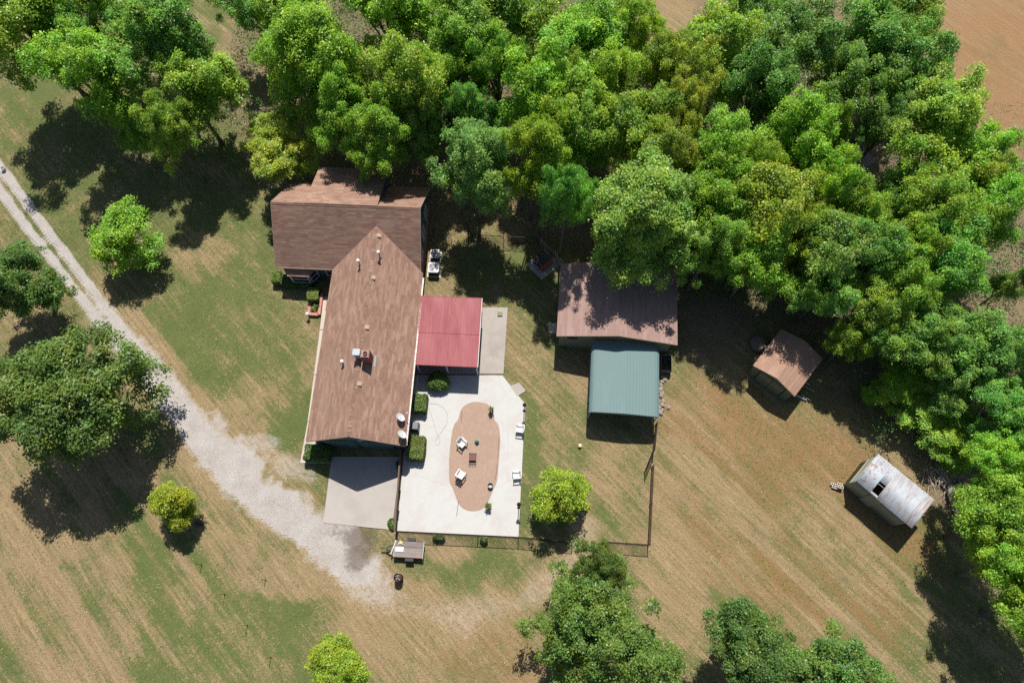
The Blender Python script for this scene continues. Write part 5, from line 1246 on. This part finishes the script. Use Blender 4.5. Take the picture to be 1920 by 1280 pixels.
# the wood: crowns read one by one
T += [
 (55, 55, 92, 8.5, 'm', 'mid', 'bright green tree filling the upper left picture corner'),
 (170, 150, 88, 8.5, 'm', 'mid', 'tall green tree at upper left with its shadow reaching the drive'),
 (300, 75, 92, 8.8, 'm', 'deep', 'tall deep green tree with bare limbs at upper left'),
 (352, 168, 80, 7.2, 'm', 'mid', 'tall green tree at upper left, nearest the yellow tinged tree'),
 (215, 5, 80, 8.5, 'm', 'mid', 'green tree cut by the top edge, third crown from the left corner'),
 (470, -2, 58, 6.4, 'm', 'dark', 'dark tree at the top edge left of the bright broad crown'),
 (600, 112, 106, 8.6, 'l', 'mid', 'very broad bright green tree above the house, leftmost of the row behind it'),
 (548, 15, 70, 8.5, 'm', 'mid', 'green crown at the top edge above the broad bright tree'),
 (742, 165, 92, 9.0, 'm', 'lime', 'yellowish green tree straight above the house ridge'),
 (705, 262, 58, 7.2, 'm', 'mid', 'green tree leaning its branches over the rear dormer roof'),
 (725, 35, 92, 9.0, 'm', 'mid', 'green crown at the top edge straight above the house'),
 (865, 60, 88, 8.8, 'm', 'mid', 'green crown at the top edge above the air conditioners'),
 (985, 55, 92, 8.8, 'm', 'mid', 'green crown at the top edge above the grey green tree'),
 (1100, 75, 92, 8.5, 'm', 'olive', 'olive green crown left of the bare patch at the top edge'),
 (1185, 55, 60, 7.5, 'm', 'lime', 'yellow-green crown hugging the bare patch at the top edge'),
 (1012, 188, 82, 8.2, 'm', 'lime', 'lime green rounded crown above the grey green tree'),
 (892, 308, 80, 8.0, 'm', 'grey', 'grey green tree behind the air conditioners, closest to the house'),
 (890, 212, 52, 7.0, 'm', 'deep', 'small deep green crown between the house trees and the grey green tree'),
 (1000, 300, 58, 8.6, 'm', 'lime', 'yellowish low tree between the grey green tree and the back yard'),
 (1085, 240, 72, 8.0, 'm', 'olive', 'olive crown right of the lime green rounded crown'),
 (1062, 385, 52, 8.4, 'm', 'deep', 'deep green tree at the end of the picket fence'),
 (1205, 410, 118, 8.0, 'l', 'pale', 'broad pale green tree overhanging the barn roof'),
 (1180, 255, 80, 8.2, 'm', 'olive', 'olive green crown directly above the broad pale tree'),
 (1268, 212, 52, 8.2, 'm', 'gold', 'orange tinged crown in the middle of the wood'),
 (1140, 165, 60, 7.5, 'm', 'olive', 'olive crown just below the bare patch in the wood'),
 (1365, 95, 92, 8.0, 'm', 'lime', 'broad yellow-green crown right of the bare patch'),
 (1340, 285, 82, 8.5, 'm', 'mid', 'bright green crown right of the orange tinged one'),
 (1320, 395, 66, 7.5, 'm', 'mid', 'green crown at the right shoulder of the broad pale tree'),
 (1490, 85, 82, 8.2, 'm', 'dark', 'dark bluish green crown at the top edge right of the yellow-green one'),
 (1400, 8, 60, 7.5, 'm', 'dark', 'dark crown at the top edge behind the broad yellow-green one'),
 (1605, 55, 88, 8.5, 'm', 'dark', 'dark green crown at the top edge, left of the orange field'),
 (1700, 40, 72, 8.0, 'm', 'olive', 'olive crown at the top edge bordering the orange field'),
 (1560, 165, 76, 8.0, 'm', 'dark', 'dark bluish crown in the upper wood above the hidden roof'),
 (1690, 150, 70, 8.0, 'm', 'dark', 'dark green crown bordering the orange field'),
 (1480, 255, 82, 8.8, 'm', 'mid', 'feathery bright green crown left of the hidden roof'),
 (1555, 250, 30, 7.0, 'm', 'lime', 'narrow yellowish crown touching the hidden roof gap'),
 (1440, 385, 84, 8.2, 'm', 'lime', 'yellow-green crown in the wood above the garden shed clearing'),
 (1545, 345, 58, 7.6, 'm', 'lime', 'yellow-green crown just below the hidden roof'),
 (1740, 250, 96, 8.6, 'm', 'olive', 'broad olive crown right of the hidden roof'),
 (1840, 295, 72, 7.5, 'm', 'mid', 'green crown below the orange field at the right'),
 (1670, 365, 52, 6.0, 'm', 'dark', 'low dark crown below the hidden roof'),
 (1735, 405, 76, 8.0, 'm', 'mid', 'bright green crown in the right wood, left of the tan clearing'),
 (1850, 400, 70, 7.0, 'm', 'mid', 'green crown at the upper side of the tan clearing on the right'),
 (1425, 478, 80, 7.4, 'm', 'mid', 'green crown shading the ground between barn and garden shed'),
 (1330, 470, 62, 7.0, 'm', 'pale', 'pale crown leaning over the right end of the barn roof'),
 (1560, 470, 74, 7.2, 'm', 'deep', 'vine covered crown left of the middle of the right wood'),
 (1548, 548, 62, 5.6, 'm', 'deep', 'deep green crown right above the garden shed'),
 (1640, 490, 72, 7.2, 'm', 'deep', 'deep green crown draped with vines in the right wood'),
 (1765, 520, 80, 7.4, 'm', 'deep', 'deep green crown beside the tan clearing'),
 (1640, 590, 66, 6.2, 'm', 'mid', 'green crown right of the garden shed, upper one'),
 (1720, 640, 76, 6.0, 'm', 'deep', 'deep green crown above the bright vine mound'),
 (1592, 645, 42, 4.0, 'm', 'mid', 'small green crown hanging over the garden shed corner'),
 (1825, 640, 82, 6.0, 'm', 'deep', 'deep green crown at right above the dark thicket'),
 (1905, 655, 62, 6.0, 'm', 'dark', 'dark crown cut by the right edge below the tan clearing'),
 (1900, 532, 36, 4.5, 's', 'grey', 'small grey green tree standing in the tan clearing'),
 (1870, 770, 66, 5.0, 'm', 'deep', 'deep green crown at the right edge beside the bright vine mound'),
 (1890, 880, 66, 6.0, 'm', 'mid', 'green crown at the right edge above the fallen log'),
 (1880, 990, 74, 6.4, 'm', 'mid', 'bright green crown at the right edge casting the long field shadow'),
 (1915, 1070, 74, 6.6, 'm', 'mid', 'green crown cut by the right edge, lowest one there'),
 (1985, 1150, 98, 7.4, 'm', 'mid', 'tree mostly beyond the right edge shading the lower field corner'),
]
T += [
 (322, 252, 50, 6.5, 'm', 'mid', 'bright tree at the lower tip of the upper left wood, over the dark lawn shadow'),
 (120, 60, 70, 8.0, 'm', 'deep', 'deep green crown between the corner tree and the bare limbed tree'),
 (650, 215, 66, 7.6, 'm', 'mid', 'green crown between the broad bright tree and the dormer'),
 (810, 165, 62, 8.0, 'm', 'mid', 'green crown right of the yellowish tree above the ridge'),
 (795, 255, 44, 6.4, 'm', 'deep', 'low deep green crown behind the right end of the house'),
 (935, 130, 60, 8.2, 'm', 'mid', 'green crown in the second row left of the lime green rounded one'),
 (1065, 160, 50, 8.0, 'm', 'olive', 'small olive crown right beside the lime green rounded one'),
 (1235, 135, 58, 7.6, 'm', 'mid', 'green crown just below the bare patch, right side'),
 (1300, 160, 62, 8.0, 'm', 'olive', 'olive crown left of the broad yellow-green one'),
 (1425, 180, 66, 8.0, 'm', 'dark', 'dark crown below the broad yellow-green one'),
 (1250, 300, 60, 8.0, 'm', 'olive', 'olive crown between the orange tinged one and the broad pale tree'),
 (1390, 330, 56, 7.8, 'm', 'mid', 'green crown in the wood centre left of the yellow-green pair'),
 (1650, 100, 62, 7.6, 'm', 'dark', 'dark crown second from the orange field'),
 (1660, 240, 52, 7.0, 'm', 'dark', 'dark crown touching the right side of the hidden roof gap'),
 (1800, 350, 60, 7.0, 'm', 'olive', 'olive crown below the broad olive one'),
 (1620, 420, 54, 7.0, 'm', 'olive', 'sparse olive crown in the middle of the right wood'),
 (1700, 480, 56, 7.0, 'm', 'mid', 'green crown left of the deep green one at the tan clearing'),
 (1500, 440, 56, 7.2, 'm', 'lime', 'yellowish crown between the garden shed clearing and the vines'),
 (1690, 560, 58, 6.6, 'm', 'mid', 'green crown in the vine draped part of the right wood'),
 (1790, 720, 60, 4.6, 'm', 'deep', 'deep green crown between the vine mound and the right edge'),
 (1905, 820, 60, 5.0, 'm', 'deep', 'deep green crown at the right edge above the fallen log crown'),
]
for row in T: tree(*row)
tree(1690, 725, 74, 2.0, 'm', 'lime', 'bright yellow-green vine mound at the field edge, upper half', 'shrub', 'shrub', tall=.36)
tree(1765, 800, 78, 2.0, 'm', 'mid', 'bright green vine mound at the field edge above the metal shed', 'shrub', 'shrub', tall=.36)
tree(1640, 735, 34, 1.2, 's', 'mid', 'low green shrub at the outer tip of the vine mound', 'shrub', 'shrub', tall=.42)
tree(1795, 862, 30, 1.0, 's', 'lime', 'low yellowish shrub growing through the brush pile', 'shrub', 'shrub', tall=.4)

# low growth on the wood floor
rng = np.random.default_rng(91); NC = 6500
ux = rng.uniform(-50, 50, NC); uy = rng.uniform(10, 58, NC)
a_, b_, _, _, ul = ground_masks(ux, uy)
hard2 = (a_ > 480) & (a_ < 1290) & (b_ > 300)
ok = (ul > .55) & ~hard2 & ~((a_ > 1290) & (a_ < 1580) & (b_ > 560)) & (b_ < 900) & ~((np.abs(a_ - 1240) < 60) & (b_ < 110)) & ~((np.abs(a_ - 1606) < 40) & (np.abs(b_ - 310) < 40))
ux, uy = ux[ok], uy[ok]; k = len(ux); per = 36
si = np.repeat(np.arange(k), per); n = len(si); hgt = rng.uniform(.15, 1.0, k) ** 1.5 * 2.2
c = np.stack([ux, uy, hgt], 1)[si] + rng.normal(size=(n, 3)) * np.array((.42, .42, .3)); c[:, 2] = np.maximum(c[:, 2], .04)
nr = unit(rng.normal(size=(n, 3)) * .5 + np.array((0, 0, 1.0)))
Q = leaf_quads(c, nr, rng.uniform(.1, .24, n), rng)
o = link('undergrowth', quads_mesh('undergrowth', Q, np.clip(rng.normal(.5, .2, n), 0, 1), [M['leaf']])); o.color = (.085, .19, .04, 1)
tag(o, 'low leafy undergrowth covering the floor of the wood', 'undergrowth', kind='stuff')
